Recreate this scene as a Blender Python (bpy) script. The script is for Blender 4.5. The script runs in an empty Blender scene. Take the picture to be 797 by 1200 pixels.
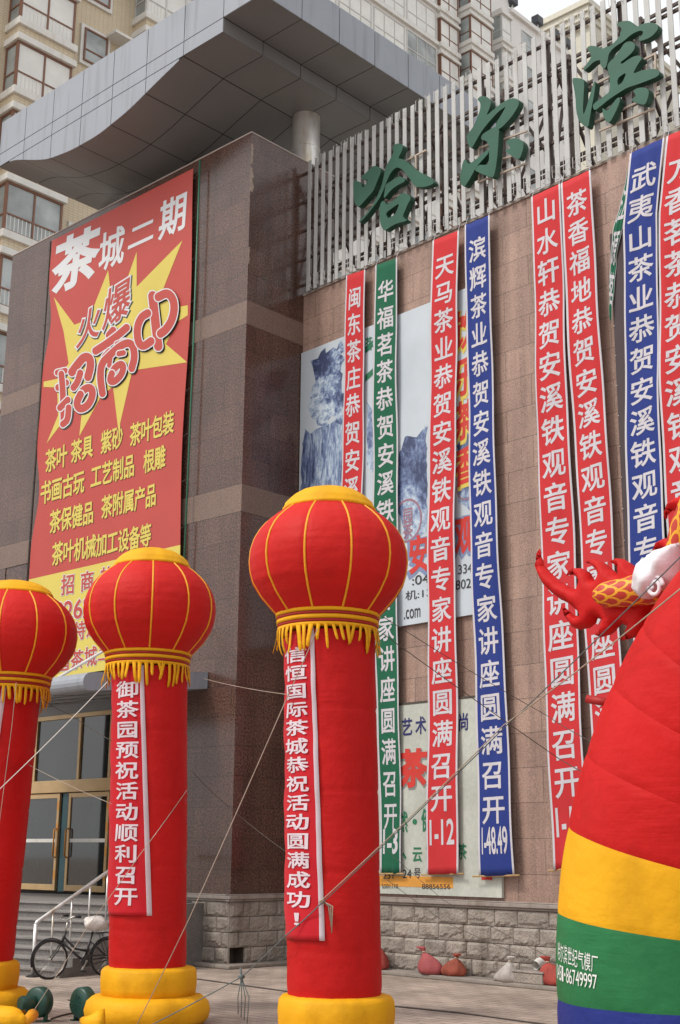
import bpy, bmesh, math, random
import numpy as np
from mathutils import Vector, Matrix
from mathutils.geometry import delaunay_2d_cdt, tessellate_polygon
random.seed(7)
R = math.radians
sc = bpy.context.scene
COL = sc.collection

# ------------------------------------------------------------------ camera
FPX, YAW, PITCH, ROLL, EYE = 1548.44, R(43.091), R(14.571), R(.492), 2.16
FW = Vector((-math.sin(YAW)*math.cos(PITCH), math.cos(YAW)*math.cos(PITCH), math.sin(PITCH)))
_r = Vector((math.cos(YAW), math.sin(YAW), 0)); _u = _r.cross(FW)
RT = _r*math.cos(ROLL) + _u*math.sin(ROLL); UP = -_r*math.sin(ROLL) + _u*math.cos(ROLL)
CAM = Vector((0, 0, EYE))
cd = bpy.data.cameras.new('camera'); cam = bpy.data.objects.new('camera', cd); COL.objects.link(cam)
cd.sensor_fit = 'HORIZONTAL'; cd.sensor_width = 36; cd.lens = FPX/797*36
cd.clip_start = .1; cd.clip_end = 3000
cam.matrix_world = Matrix(((RT.x, UP.x, -FW.x, CAM.x), (RT.y, UP.y, -FW.y, CAM.y), (RT.z, UP.z, -FW.z, CAM.z), (0, 0, 0, 1)))
sc.camera = cam

# ------------------------------------------------------------------ sky and sun (bright hazy overcast)
SUN_AZ_DIR = Vector((-.40, -.88, 0)).normalized(); SUN_EL = R(52)
w = bpy.data.worlds.new('World'); sc.world = w; w.use_nodes = True
nt = w.node_tree; nt.nodes.clear()
sky = nt.nodes.new('ShaderNodeTexSky'); sky.sky_type = 'NISHITA'; sky.sun_disc = False
sky.sun_elevation = SUN_EL; sky.sun_rotation = math.atan2(SUN_AZ_DIR.x, SUN_AZ_DIR.y)
sky.dust_density = 9; sky.air_density = 1.0; sky.ozone_density = .5
hs = nt.nodes.new('ShaderNodeHueSaturation'); hs.inputs['Saturation'].default_value = .16
bg = nt.nodes.new('ShaderNodeBackground'); bg.inputs['Strength'].default_value = .15
wo = nt.nodes.new('ShaderNodeOutputWorld')
# an overcast sheet of cloud evens the clear sky out
ov_ = nt.nodes.new('ShaderNodeMix'); ov_.data_type = 'RGBA'; ov_.inputs[0].default_value = .78; ov_.inputs[7].default_value = (6.4, 6.45, 6.5, 1)
nt.links.new(sky.outputs[0], hs.inputs['Color']); nt.links.new(hs.outputs[0], ov_.inputs[6]); nt.links.new(ov_.outputs[2], bg.inputs[0]); nt.links.new(bg.outputs[0], wo.inputs[0])
sl = bpy.data.lights.new('sun', 'SUN'); sl.energy = 1.5; sl.angle = R(11); sl.color = (1, .93, .82)
so = bpy.data.objects.new('sun', sl); COL.objects.link(so)
so.rotation_euler = (SUN_AZ_DIR*math.cos(SUN_EL) + Vector((0, 0, math.sin(SUN_EL)))).to_track_quat('Z', 'Y').to_euler()
sc.view_settings.view_transform = 'Standard'; sc.view_settings.look = 'None'
sc.view_settings.gamma = 1; sc.view_settings.exposure = .27
sc.cycles.max_bounces = 6; sc.cycles.use_denoising = True

# ------------------------------------------------------------------ helpers
def lin(r, g, b):
    f = lambda c: (c/255/12.92) if c/255 <= .04045 else ((c/255+.055)/1.055)**2.4
    return (f(r), f(g), f(b))
def ray(x, y): return FW + RT*((x-398.5)/FPX) - UP*((y-600)/FPX)
def hit(x, y, p, n):
    d = ray(x, y); n = Vector(n); return CAM + d*((Vector(p)-CAM).dot(n)/d.dot(n))
def hx(x, y, X): return hit(x, y, (X, 0, 0), (1, 0, 0))
def hy(x, y, Y): return hit(x, y, (0, Y, 0), (0, 1, 0))
def hz(x, y, Z): return hit(x, y, (0, 0, Z), (0, 0, 1))
# the shop front wall stands 3.9 degrees out of line with the entrance block
TH = R(3.9); WU = Vector((math.cos(TH), -math.sin(TH), 0)); WN = Vector((-math.sin(TH), -math.cos(TH), 0)); WO = Vector((-20.33, 20.42, 0))
def W(u, z, d=0): return WO + WU*u + WN*d + Vector((0, 0, z))
def wuz(x, y, d=0):
    p = hit(x, y, WO+WN*d, WN) - WO; return p.dot(WU), p.z

def empty(name, loc=(0, 0, 0)):
    o = bpy.data.objects.new(name, None); COL.objects.link(o); o.location = loc; o.empty_display_size = .2; return o
def tag(o, label=None, cat=None, group=None, kind=None):
    if label: o['label'] = label
    if cat: o['category'] = cat
    if group: o['group'] = group
    if kind: o['kind'] = kind
    return o
def thing(name, label, cat, loc=(0, 0, 0), group=None): return tag(empty(name, loc), label, cat, group)
def wloc(o):
    v = Vector(o.location)
    return v if o.parent is None else v + wloc(o.parent)

class MB:
    def __init__(s): s.v = []; s.f = []; s.m = []; s.uv = []
    def add(s, vs, fs, mi=0, uvs=None):
        b = len(s.v); s.v += [tuple(v) for v in vs]
        for i, f in enumerate(fs):
            s.f.append(tuple(b+k for k in f)); s.m.append(mi)
            s.uv.append([uvs[k] for k in f] if uvs else None)
        return s
    def box(s, a, b, mi=0, T=None):
        x0, y0, z0 = a; x1, y1, z1 = b
        vs = [Vector((x, y, z)) for z in (z0, z1) for y in (y0, y1) for x in (x0, x1)]
        if T: vs = [T(v) for v in vs]
        s.add(vs, [(0, 2, 3, 1), (4, 5, 7, 6), (0, 1, 5, 4), (2, 6, 7, 3), (0, 4, 6, 2), (1, 3, 7, 5)], mi); return s
    def bar(s, a, b, w, h, mi=0, upv=(0, 0, 1)):
        a = Vector(a); b = Vector(b); d = (b-a).normalized(); upv = Vector(upv)
        if abs(d.dot(upv)) > .98: upv = Vector((1, 0, 0))
        sx = d.cross(upv).normalized(); sy = sx.cross(d)
        vs = [p + sx*(i*w/2) + sy*(j*h/2) for p in (a, b) for j in (-1, 1) for i in (-1, 1)]
        s.add(vs, [(0, 1, 3, 2), (4, 6, 7, 5), (0, 4, 5, 1), (2, 3, 7, 6), (0, 2, 6, 4), (1, 5, 7, 3)], mi); return s
    def tube(s, pts, r, n=8, mi=0, cap=True, closed=False):
        pts = [Vector(p) for p in pts]; N = len(pts)
        rs = r if isinstance(r, (list, tuple)) else [r]*N
        prev = None; vs = []
        for i, p in enumerate(pts):
            if closed: t = pts[(i+1) % N]-pts[i-1]
            else: t = pts[min(i+1, N-1)]-pts[max(i-1, 0)]
            t = t.normalized() if t.length > 1e-9 else Vector((0, 0, 1))
            if prev is None: a = t.orthogonal().normalized()
            else:
                a = prev - t*prev.dot(t); a = a.normalized() if a.length > 1e-6 else t.orthogonal().normalized()
            prev = a; b = t.cross(a)
            vs += [p + (a*math.cos(2*math.pi*k/n)+b*math.sin(2*math.pi*k/n))*rs[i] for k in range(n)]
        fs = []
        for i in range(N if closed else N-1):
            j = (i+1) % N
            for k in range(n): fs.append((i*n+k, i*n+(k+1) % n, j*n+(k+1) % n, j*n+k))
        if cap and not closed: fs += [tuple(reversed(range(n))), tuple((N-1)*n+k for k in range(n))]
        s.add(vs, fs, mi); return s
    def lathe(s, prof, c=(0, 0, 0), n=32, mi=0, axis=None, rfun=None):
        c = Vector(c); M = Matrix.Identity(3)
        if axis is not None: M = Vector(axis).to_track_quat('Z', 'Y').to_matrix()
        vs = []
        for r, z in prof:
            for k in range(n):
                a = 2*math.pi*k/n; rr = r*(rfun(a, z) if rfun else 1)
                vs.append(c + M @ Vector((rr*math.cos(a), rr*math.sin(a), z)))
        fs = []
        for i in range(len(prof)-1):
            for k in range(n): fs.append((i*n+k, i*n+(k+1) % n, (i+1)*n+(k+1) % n, (i+1)*n+k))
        if prof[0][0] > 1e-4: fs.append(tuple(reversed(range(n))))
        if prof[-1][0] > 1e-4: fs.append(tuple((len(prof)-1)*n+k for k in range(n)))
        s.add(vs, fs, mi); return s
    def prism(s, poly, f0, f1, mi=0, side=None, holes=()):
        """poly: 2-D outline; f0/f1 map (a,b) to the front/back point"""
        loops = [list(poly)]+[list(h) for h in holes]
        flat = [p for L in loops for p in L]; n = len(flat)
        tris = tessellate_polygon([[Vector((p[0], p[1], 0)) for p in L] for L in loops])
        vs = [f0(*p) for p in flat]+[f1(*p) for p in flat]
        s.add(vs, [tuple(t) for t in tris]+[tuple(n+k for k in reversed(t)) for t in tris], mi)
        fs = []; b = 0
        for L in loops:
            for i in range(len(L)):
                j = (i+1) % len(L); fs.append((b+i, b+j, n+b+j, n+b+i))
            b += len(L)
        s.add(vs, fs, mi if side is None else side); return s
    def build(s, name, mats, parent=None, smooth=False, bevel=0, uvbox=None, recalc=True, auto=None):
        off = wloc(parent) if parent else Vector((0, 0, 0))
        me = bpy.data.meshes.new(name)
        me.from_pydata([tuple(Vector(v)-off) for v in s.v], [], s.f)
        mats = mats if isinstance(mats, (list, tuple)) else [mats]
        for m in mats: me.materials.append(m)
        me.polygons.foreach_set('material_index', s.m)
        if any(u is not None for u in s.uv):
            l = me.uv_layers.new(name='UVMap'); k = 0; flat = []
            for f, u in zip(s.f, s.uv):
                for i in range(len(f)): flat += list(u[i]) if u else [0, 0]
            l.data.foreach_set('uv', flat)
        elif uvbox is not None:
            l = me.uv_layers.new(name='UVMap'); ca, sa = math.cos(uvbox), math.sin(uvbox); flat = []
            for p in me.polygons:
                n = p.normal; nx = n.x*ca-n.y*sa; ny = n.x*sa+n.y*ca
                for vi in p.vertices:
                    q = me.vertices[vi].co+off; qx = q.x*ca-q.y*sa; qy = q.x*sa+q.y*ca
                    if abs(n.z) > .7: flat += [qx, qy]
                    elif abs(nx) > abs(ny): flat += [qy, q.z]
                    else: flat += [qx, q.z]
            l.data.foreach_set('uv', flat)
        if recalc:
            bm = bmesh.new(); bm.from_mesh(me)
            if recalc == 'weld': bmesh.ops.remove_doubles(bm, verts=bm.verts, dist=2e-4)
            bmesh.ops.recalc_face_normals(bm, faces=bm.faces); bm.to_mesh(me); bm.free()
        if smooth: me.polygons.foreach_set('use_smooth', [True]*len(me.polygons))
        o = bpy.data.objects.new(name, me); COL.objects.link(o)
        if parent: o.parent = parent
        if bevel:
            b = o.modifiers.new('bevel', 'BEVEL'); b.width = bevel; b.segments = 2; b.limit_method = 'ANGLE'
        if auto:
            me.set_sharp_from_angle(angle=R(auto))
        me.update(); return o

def copy_tree(o, parent=None):
    c = o.copy(); COL.objects.link(c); c.parent = parent
    for ch in list(o.children): copy_tree(ch, c)
    return c

# ------------------------------------------------------------------ materials
def mat(name, base, rough=.6, var=.08, scale=3, detail=4, metal=0, spec=.4, bump=0, bscale=40, fine=0, fscale=60, stain=None, coord='Object', sheen=0):
    m = bpy.data.materials.new(name); m.use_nodes = True; n = m.node_tree; B = n.nodes['Principled BSDF']
    B.inputs['Roughness'].default_value = rough; B.inputs['Metallic'].default_value = metal
    B.inputs['Specular IOR Level'].default_value = spec
    tc = n.nodes.new('ShaderNodeTexCoord'); L = n.links.new
    nz = n.nodes.new('ShaderNodeTexNoise'); nz.inputs['Scale'].default_value = scale; nz.inputs['Detail'].default_value = detail
    L(tc.outputs[coord], nz.inputs['Vector'])
    rp = n.nodes.new('ShaderNodeValToRGB'); rp.color_ramp.elements[0].position = .3; rp.color_ramp.elements[1].position = .7
    rp.color_ramp.elements[0].color = (*[c*(1-var) for c in base], 1); rp.color_ramp.elements[1].color = (*[min(1, c*(1+var)) for c in base], 1)
    L(nz.outputs['Fac'], rp.inputs['Fac']); out = rp.outputs[0]
    if fine:
        n2 = n.nodes.new('ShaderNodeTexNoise'); n2.inputs['Scale'].default_value = fscale; n2.inputs['Detail'].default_value = 2; n2.inputs['Roughness'].default_value = .7
        L(tc.outputs[coord], n2.inputs['Vector'])
        r2 = n.nodes.new('ShaderNodeValToRGB'); r2.color_ramp.elements[0].position = .35; r2.color_ramp.elements[1].position = .65
        r2.color_ramp.elements[0].color = (1-fine, 1-fine, 1-fine, 1); r2.color_ramp.elements[1].color = (1+fine*1.2, 1+fine*.9, 1+fine*.8, 1)
        L(n2.outputs['Fac'], r2.inputs['Fac'])
        mx = n.nodes.new('ShaderNodeMix'); mx.data_type = 'RGBA'; mx.blend_type = 'MULTIPLY'; mx.inputs[0].default_value = 1
        L(out, mx.inputs[6]); L(r2.outputs[0], mx.inputs[7]); out = mx.outputs[2]
    if stain:
        # drips and dirt: noise stretched along z
        mp = n.nodes.new('ShaderNodeMapping'); mp.inputs['Scale'].default_value = stain[2]
        L(tc.outputs[coord], mp.inputs['Vector'])
        n3 = n.nodes.new('ShaderNodeTexNoise'); n3.inputs['Scale'].default_value = 1; n3.inputs['Detail'].default_value = 5; L(mp.outputs[0], n3.inputs['Vector'])
        r3 = n.nodes.new('ShaderNodeValToRGB'); r3.color_ramp.elements[0].position = stain[1]; r3.color_ramp.elements[1].position = stain[1]+.2
        r3.color_ramp.elements[0].color = (1, 1, 1, 1); r3.color_ramp.elements[1].color = (*stain[0], 1)
        L(n3.outputs['Fac'], r3.inputs['Fac'])
        mx = n.nodes.new('ShaderNodeMix'); mx.data_type = 'RGBA'; mx.blend_type = 'MULTIPLY'; mx.inputs[0].default_value = 1
        L(out, mx.inputs[6]); L(r3.outputs[0], mx.inputs[7]); out = mx.outputs[2]
    L(out, B.inputs['Base Color'])
    if sheen: B.inputs['Sheen Weight'].default_value = sheen
    if bump:
        nb = n.nodes.new('ShaderNodeTexNoise'); nb.inputs['Scale'].default_value = bscale; nb.inputs['Detail'].default_value = 3
        L(tc.outputs[coord], nb.inputs['Vector'])
        bp = n.nodes.new('ShaderNodeBump'); bp.inputs['Strength'].default_value = bump; bp.inputs['Distance'].default_value = .02
        L(nb.outputs['Fac'], bp.inputs['Height']); L(bp.outputs[0], B.inputs['Normal'])
    return m

def brick_mat(name, c1, c2, mortar, bw, rh, ms=.006, rough=.5, spec=.4, fine=.25, fscale=70, offset=.5, bump=.3, patch=.15, smear=0, mottle=None):
    """slabs or bricks laid in courses, on UVs in metres"""
    m = bpy.data.materials.new(name); m.use_nodes = True; n = m.node_tree; B = n.nodes['Principled BSDF']; L = n.links.new
    B.inputs['Roughness'].default_value = rough; B.inputs['Specular IOR Level'].default_value = spec
    uv = n.nodes.new('ShaderNodeTexCoord')
    br = n.nodes.new('ShaderNodeTexBrick'); br.offset = offset
    br.inputs['Scale'].default_value = 1; br.inputs['Brick Width'].default_value = bw; br.inputs['Row Height'].default_value = rh
    br.inputs['Mortar Size'].default_value = ms; br.inputs['Mortar Smooth'].default_value = .1
    br.inputs['Color1'].default_value = (*c1, 1); br.inputs['Color2'].default_value = (*c2, 1); br.inputs['Mortar'].default_value = (*mortar, 1)
    L(uv.outputs['UV'], br.inputs['Vector']); out = br.outputs['Color']
    def mult(out, scale, detail, lo, hi, p0=.35, p1=.65, tint=(1, 1, 1), vec=None):
        nz = n.nodes.new('ShaderNodeTexNoise'); nz.inputs['Scale'].default_value = scale; nz.inputs['Detail'].default_value = detail
        nz.inputs['Roughness'].default_value = .65
        L(vec or uv.outputs['Object'], nz.inputs['Vector'])
        rp = n.nodes.new('ShaderNodeValToRGB'); rp.color_ramp.elements[0].position = p0; rp.color_ramp.elements[1].position = p1
        rp.color_ramp.elements[0].color = (lo, lo, lo, 1); rp.color_ramp.elements[1].color = (hi*tint[0], hi*tint[1], hi*tint[2], 1)
        L(nz.outputs['Fac'], rp.inputs['Fac'])
        mx = n.nodes.new('ShaderNodeMix'); mx.data_type = 'RGBA'; mx.blend_type = 'MULTIPLY'; mx.inputs[0].default_value = 1
        L(out, mx.inputs[6]); L(rp.outputs[0], mx.inputs[7]); return mx.outputs[2]
    if fine: out = mult(out, fscale, 2, 1-fine, 1+fine, tint=mottle or (1, 1, 1))
    if patch: out = mult(out, .7, 5, 1-patch, 1+patch*.7, .3, .7)
    if smear:
        mp = n.nodes.new('ShaderNodeMapping'); mp.inputs['Scale'].default_value = (3, 3, .18); L(uv.outputs['Object'], mp.inputs['Vector'])
        out = mult(out, 1, 5, 1+smear*.3, 1-smear, .4, .75, vec=mp.outputs[0])
    L(out, B.inputs['Base Color'])
    if bump:
        bp = n.nodes.new('ShaderNodeBump'); bp.inputs['Strength'].default_value = bump; bp.inputs['Distance'].default_value = .01; bp.invert = True
        L(br.outputs['Fac'], bp.inputs['Height']); L(bp.outputs[0], B.inputs['Normal'])
    return m

M = {}
M['wall'] = brick_mat('pink_granite_slabs', (.355, .238, .192), (.290, .193, .156), (.16, .11, .09), 1.25, .62, .007, .5, .35, .25, 40, .5, .3, .18, .34)
M['pylon'] = brick_mat('polished_brown_granite', (.094, .056, .045), (.073, .043, .035), (.040, .026, .021), 1.05, .62, .006, .2, .6, .6, 25, .5, .15, .25, .22, (1.15, .98, .9))
M['band'] = brick_mat('rough_pink_granite_band', (.185, .125, .10), (.175, .118, .094), (.10, .07, .06), 1.05, .62, .004, .45, .4, .4, 45, .5, .1, .1)
M['pave'] = brick_mat('plaza_pavers', (.42, .345, .29), (.335, .275, .235), (.19, .155, .13), .42, .21, .012, .8, .2, .18, 60, .5, .4, .42)
M['tan_brick'] = brick_mat('tan_tile', (.64, .545, .40), (.61, .515, .375), (.47, .40, .29), .22, .11, .012, .6, .3, .05, 30, .0, .2, .06)
M['white_tile'] = brick_mat('white_tile', (.76, .75, .73), (.74, .73, .71), (.62, .61, .59), .3, .15, .012, .6, .3, .03, 30, .0, .1, .05)
M['stone'] = mat('rough_grey_stone', (.295, .27, .24), .85, .22, 2.2, 6, bump=.8, bscale=22, fine=.3, fscale=45, stain=((.55, .5, .45), .55, (3, 3, .4)))
M['ledge'] = mat('grey_stone_ledge', (.30, .265, .24), .7, .12, 3, 5, fine=.15, stain=((.6, .56, .5), .55, (4, 4, .6)))
M['apron'] = mat('concrete_apron', (.24, .215, .19), .85, .2, 2, 6, fine=.2)
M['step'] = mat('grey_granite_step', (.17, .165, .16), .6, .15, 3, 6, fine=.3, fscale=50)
M['fascia'] = mat('light_metal_panel', (.275, .30, .345), .38, .05, .8, 4, spec=.5, stain=((.78, .765, .74), .52, (5, 5, .35)))
M['soffit'] = mat('soffit_panel', (.175, .175, .178), .45, .06, .7, 4, spec=.45)  # same metal as the fascia, with the underside's shade put into a darker colour
M['seam'] = mat('dark_seam', (.03, .028, .027), .8)
M['steel'] = mat('stainless_steel', (.80, .79, .77), .3, .12, 2.5, 5, metal=.7, stain=((.7, .62, .5), .52, (4, 4, .9)))
M['slat'] = mat('painted_grey_slat', (.455, .462, .462), .45, .08, 2, 5, stain=((.72, .68, .63), .56, (6, 6, .7)))
M['truss'] = mat('rusty_truss', (.085, .06, .052), .7, .3, 5, 5)
M['tanbar'] = mat('tan_bar', (.42, .35, .29), .5, .15, 5)
M['sign'] = mat('green_sign_face', (.022, .096, .060), .42, .12, 1.5, 5, spec=.35)
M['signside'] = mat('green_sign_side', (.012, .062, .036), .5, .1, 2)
def cloth(name, c, rough=.75, var=.06): return mat(name, c, rough, var, 1.4, 5, spec=.22, bump=.12, bscale=9, sheen=.05)
M['c_red'] = cloth('red_cloth', (.52, .030, .036)); M['c_blue'] = cloth('blue_cloth', (.020, .040, .215)); M['c_green'] = cloth('green_cloth', (.012, .115, .060))
M['c_white'] = cloth('white_cloth', (.56, .545, .59)); M['c_dark'] = cloth('dark_board', (.075, .058, .062))
M['p_red'] = mat('faded_red_vinyl', (.44, .062, .050), .55, .05, .7, 4, spec=.35); M['p_yel'] = mat('poster_yellow', (.62, .51, .105), .55, .04, 1, spec=.35)
M['p_white'] = mat('poster_white', (.62, .64, .67), .55, .03, 1); M['p_black'] = mat('poster_shadow', (.05, .05, .045), .6)
M['p_ink'] = mat('print_black', (.03, .03, .035), .6); M['p_navy'] = mat('print_navy', (.02, .025, .13), .6); M['p_green'] = mat('print_green', (.02, .16, .08), .6)
M['p_scarlet'] = mat('print_scarlet', (.55, .04, .03), .6); M['p_orange'] = mat('print_orange', (.65, .30, .05), .6)
def wrinkle(m):
    """fine sewn-cloth puckers running round the tube, in patches"""
    n = m.node_tree; L = n.links.new; bp = [k for k in n.nodes if k.type == 'BUMP'][0]; tc = [k for k in n.nodes if k.type == 'TEX_COORD'][0]
    mp = n.nodes.new('ShaderNodeMapping'); mp.inputs['Scale'].default_value = (2.2, 2.2, 17); L(tc.outputs['Object'], mp.inputs['Vector'])
    a = n.nodes.new('ShaderNodeTexNoise'); a.inputs['Scale'].default_value = 1; a.inputs['Detail'].default_value = 4; L(mp.outputs[0], a.inputs['Vector'])
    b = n.nodes.new('ShaderNodeTexNoise'); b.inputs['Scale'].default_value = 1.3; L(tc.outputs['Object'], b.inputs['Vector'])
    r = n.nodes.new('ShaderNodeMapRange'); r.inputs[1].default_value = .45; r.inputs[2].default_value = .65; L(b.outputs['Fac'], r.inputs[0])
    x = n.nodes.new('ShaderNodeMath'); x.operation = 'MULTIPLY'; L(a.outputs['Fac'], x.inputs[0]); L(r.outputs[0], x.inputs[1])
    y = n.nodes.new('ShaderNodeMath'); y.operation = 'MULTIPLY_ADD'; y.inputs[1].default_value = .55; L(x.outputs[0], y.inputs[0]); L(bp.inputs['Height'].links[0].from_socket, y.inputs[2]); L(y.outputs[0], bp.inputs['Height'])
    bp.inputs['Strength'].default_value = .8; return m
def nylon(name, c, r=.6): return wrinkle(mat(name, c, r, .09, 1.1, 5, spec=.17, bump=.35, bscale=5.5, stain=((.74, .72, .70), .57, (1.7, 1.7, .8))))
M['n_red'] = nylon('red_nylon', (.50, .010, .010)); M['n_lred'] = nylon('lantern_red_nylon', (.52, .013, .011)); M['n_yel'] = nylon('yellow_nylon', (.74, .37, .010))
M['n_green'] = nylon('green_nylon', (.022, .155, .055)); M['n_blue'] = nylon('blue_nylon', (.018, .03, .19)); M['n_white'] = nylon('white_nylon', (.72, .71, .76))
M['n_orange'] = mat('orange_rib', (.78, .34, .012), .5, .05)
M['n_maroon'] = mat('dark_red_trim', (.36, .014, .014), .55, .05)
M['print_pale'] = mat('pale_print', (.66, .56, .62), .6, .05); M['print_white'] = mat('white_print', (.70, .72, .70), .6, .04)
M['seamred'] = mat('dark_red_seam', (.25, .006, .006), .6)
M['door_gold'] = mat('bronze_door_frame', (.52, .355, .175), .36, .08, 3, metal=.25, spec=.5)
M['wrap'] = mat('orange_tape', (.62, .26, .03), .5, .1, 8)
M['glass'] = mat('dark_glass', (.028, .033, .033), .05, .2, 1.2, spec=.8); M['glass'].node_tree.nodes['Principled BSDF'].inputs['IOR'].default_value = 1.75; M['glass'].node_tree.nodes['Principled BSDF'].inputs['Alpha'].default_value = .72
M['glass2'] = mat('pale_glass', (.30, .33, .33), .12, .5, .6, spec=.7)
M['curtainglass'] = mat('curtained_glass', (.70, .70, .67), .25, .08, 1.2, spec=.6)
M['curtain'] = mat('grey_curtain', (.17, .16, .17), .8, .5, 9, stain=((.5, .3, .3), .55, (9, 9, .3)))
M['trim_w'] = mat('white_trim', (.68, .67, .64), .6, .06, 2, stain=((.86, .82, .76), .55, (4, 4, .5)))
M['brownframe'] = mat('brown_frame', (.20, .095, .06), .5, .1, 4); M['alu'] = mat('aluminium_frame', (.55, .55, .53), .4, .05)
M['concrete'] = mat('tower_concrete', (.52, .50, .46), .8, .08, .4)
M['rope'] = mat('cream_rope', (.38, .315, .245), .8, .15, 30); M['wire'] = mat('dark_cord', (.075, .06, .052), .7, .15, 20); M['cordgrey'] = mat('grey_green_cord', (.11, .14, .145), .7, .2, 20)
M['blower'] = mat('dark_green_enamel', (.010, .055, .042), .4, .2, 8, spec=.5); M['black'] = mat('black_rubber', (.018, .018, .018), .6, .3, 9)
M['bikepaint'] = mat('worn_black_paint', (.022, .021, .023), .4, .4, 12, spec=.5); M['chrome'] = mat('dull_chrome', (.45, .43, .40), .35, .3, 10, metal=.9)
M['plastic'] = mat('cloudy_plastic', (.62, .58, .55), .4, .12, 9, bump=.5, bscale=20)
M['bag_red'] = mat('red_woven_bag', (.34, .055, .042), .75, .15, 6, bump=.4, bscale=60, fine=.15); M['bag_pink'] = mat('faded_pink_bag', (.33, .075, .08), .75, .15, 6, bump=.4, bscale=60, fine=.15)
M['bag_rust'] = mat('dusty_rust_bag', (.27, .066, .04), .8, .25, 6, bump=.4, bscale=60, fine=.2); M['bag_white'] = mat('grey_white_bag', (.42, .40, .38), .75, .15, 6, bump=.4, bscale=60, fine=.15)
M['bamboo'] = mat('bamboo', (.42, .27, .12), .6, .2, 14)
M['greenpole'] = mat('green_tube', (.035, .15, .095), .45, .1, 3)

def ink_mat(name, seed, stretch, lo, hi):
    """blue ink wash print: feathery dabs over broad washes, in the picture's own UVs (metres)"""
    m = bpy.data.materials.new(name); m.use_nodes = True; n = m.node_tree; B = n.nodes['Principled BSDF']; L = n.links.new
    B.inputs['Roughness'].default_value = .5
    uv = n.nodes.new('ShaderNodeTexCoord'); mp = n.nodes.new('ShaderNodeMapping'); mp.inputs['Location'].default_value = (seed, seed*.7, 0); mp.inputs['Scale'].default_value = (*stretch, 1)
    L(uv.outputs['UV'], mp.inputs['Vector'])
    def nz(sc, det, ro, dist):
        k = n.nodes.new('ShaderNodeTexNoise'); k.inputs['Scale'].default_value = sc; k.inputs['Detail'].default_value = det; k.inputs['Roughness'].default_value = ro; k.inputs['Distortion'].default_value = dist
        L(mp.outputs[0], k.inputs['Vector']); return k.outputs['Fac']
    a, b = nz(.9, 3, .5, .2), nz(6.5, 5, .75, .3)
    mx = n.nodes.new('ShaderNodeMix'); mx.inputs[0].default_value = .48; L(a, mx.inputs[2]); L(b, mx.inputs[3])
    rp = n.nodes.new('ShaderNodeValToRGB'); e = rp.color_ramp.elements
    e[0].position = lo; e[0].color = (*lin(52, 62, 98), 1); e[1].position = hi; e[1].color = (*lin(196, 209, 220), 1)
    x = rp.color_ramp.elements.new(lo+(hi-lo)*.4); x.color = (*lin(104, 122, 160), 1); x = rp.color_ramp.elements.new(lo+(hi-lo)*.7); x.color = (*lin(160, 178, 200), 1)
    L(mx.outputs[0], rp.inputs['Fac']); L(rp.outputs[0], B.inputs['Base Color']); return m
M['ink1'] = ink_mat('ink_tree_print', 3.1, (1, 1), .455, .61); M['ink3'] = ink_mat('ink_cliff_print', 5.7, (2.2, .45), .42, .61)
M['ink2'] = ink_mat('ink_rock_print', 8.4, (1, .8), .42, .63)
M['paperblue'] = mat('pale_blue_print', (.50, .56, .62), .5, .10, .8, 5); M['papergreen'] = mat('pale_green_print', (.46, .49, .44), .5, .16, .9, 6, fine=.06, fscale=12)

def scale_mat(name):
    """dragon hide: red scales ruled off by yellow arcs (real print on the nylon)"""
    m = bpy.data.materials.new(name); m.use_nodes = True; n = m.node_tree; B = n.nodes['Principled BSDF']; L = n.links.new
    B.inputs['Roughness'].default_value = .5
    uv = n.nodes.new('ShaderNodeTexCoord'); sp = n.nodes.new('ShaderNodeSeparateXYZ'); L(uv.outputs['UV'], sp.inputs[0])
    def mth(op, a, b=None, c=None):
        k = n.nodes.new('ShaderNodeMath'); k.operation = op
        for i, v in enumerate((a, b, c)):
            if v is None: continue
            if isinstance(v, (int, float)): k.inputs[i].default_value = v
            else: L(v, k.inputs[i])
        return k.outputs[0]
    U, V = sp.outputs[0], sp.outputs[1]
    best = None
    for k in range(2):      # two interleaved rows of circles
        uu = mth('SUBTRACT', mth('FRACT', mth('ADD', U, .5*k)), .5); vv = mth('SUBTRACT', mth('FRACT', mth('ADD', V, .5*k)), .5)
        half_ = mth('GREATER_THAN', uu, -.03); d = mth('SQRT', mth('ADD', mth('MULTIPLY', uu, uu), mth('MULTIPLY', vv, vv)))
        ring = mth('MULTIPLY', mth('COMPARE', d, .44, .075), half_)
        best = ring if best is None else mth('MAXIMUM', best, ring)
    mx = n.nodes.new('ShaderNodeMix'); mx.data_type = 'RGBA'; L(best, mx.inputs[0])
    mx.inputs[6].default_value = (.46, .03, .015, 1); mx.inputs[7].default_value = (.74, .36, .012, 1); L(mx.outputs[2], B.inputs['Base Color']); return m
M['scales'] = scale_mat('dragon_scales')

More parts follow.
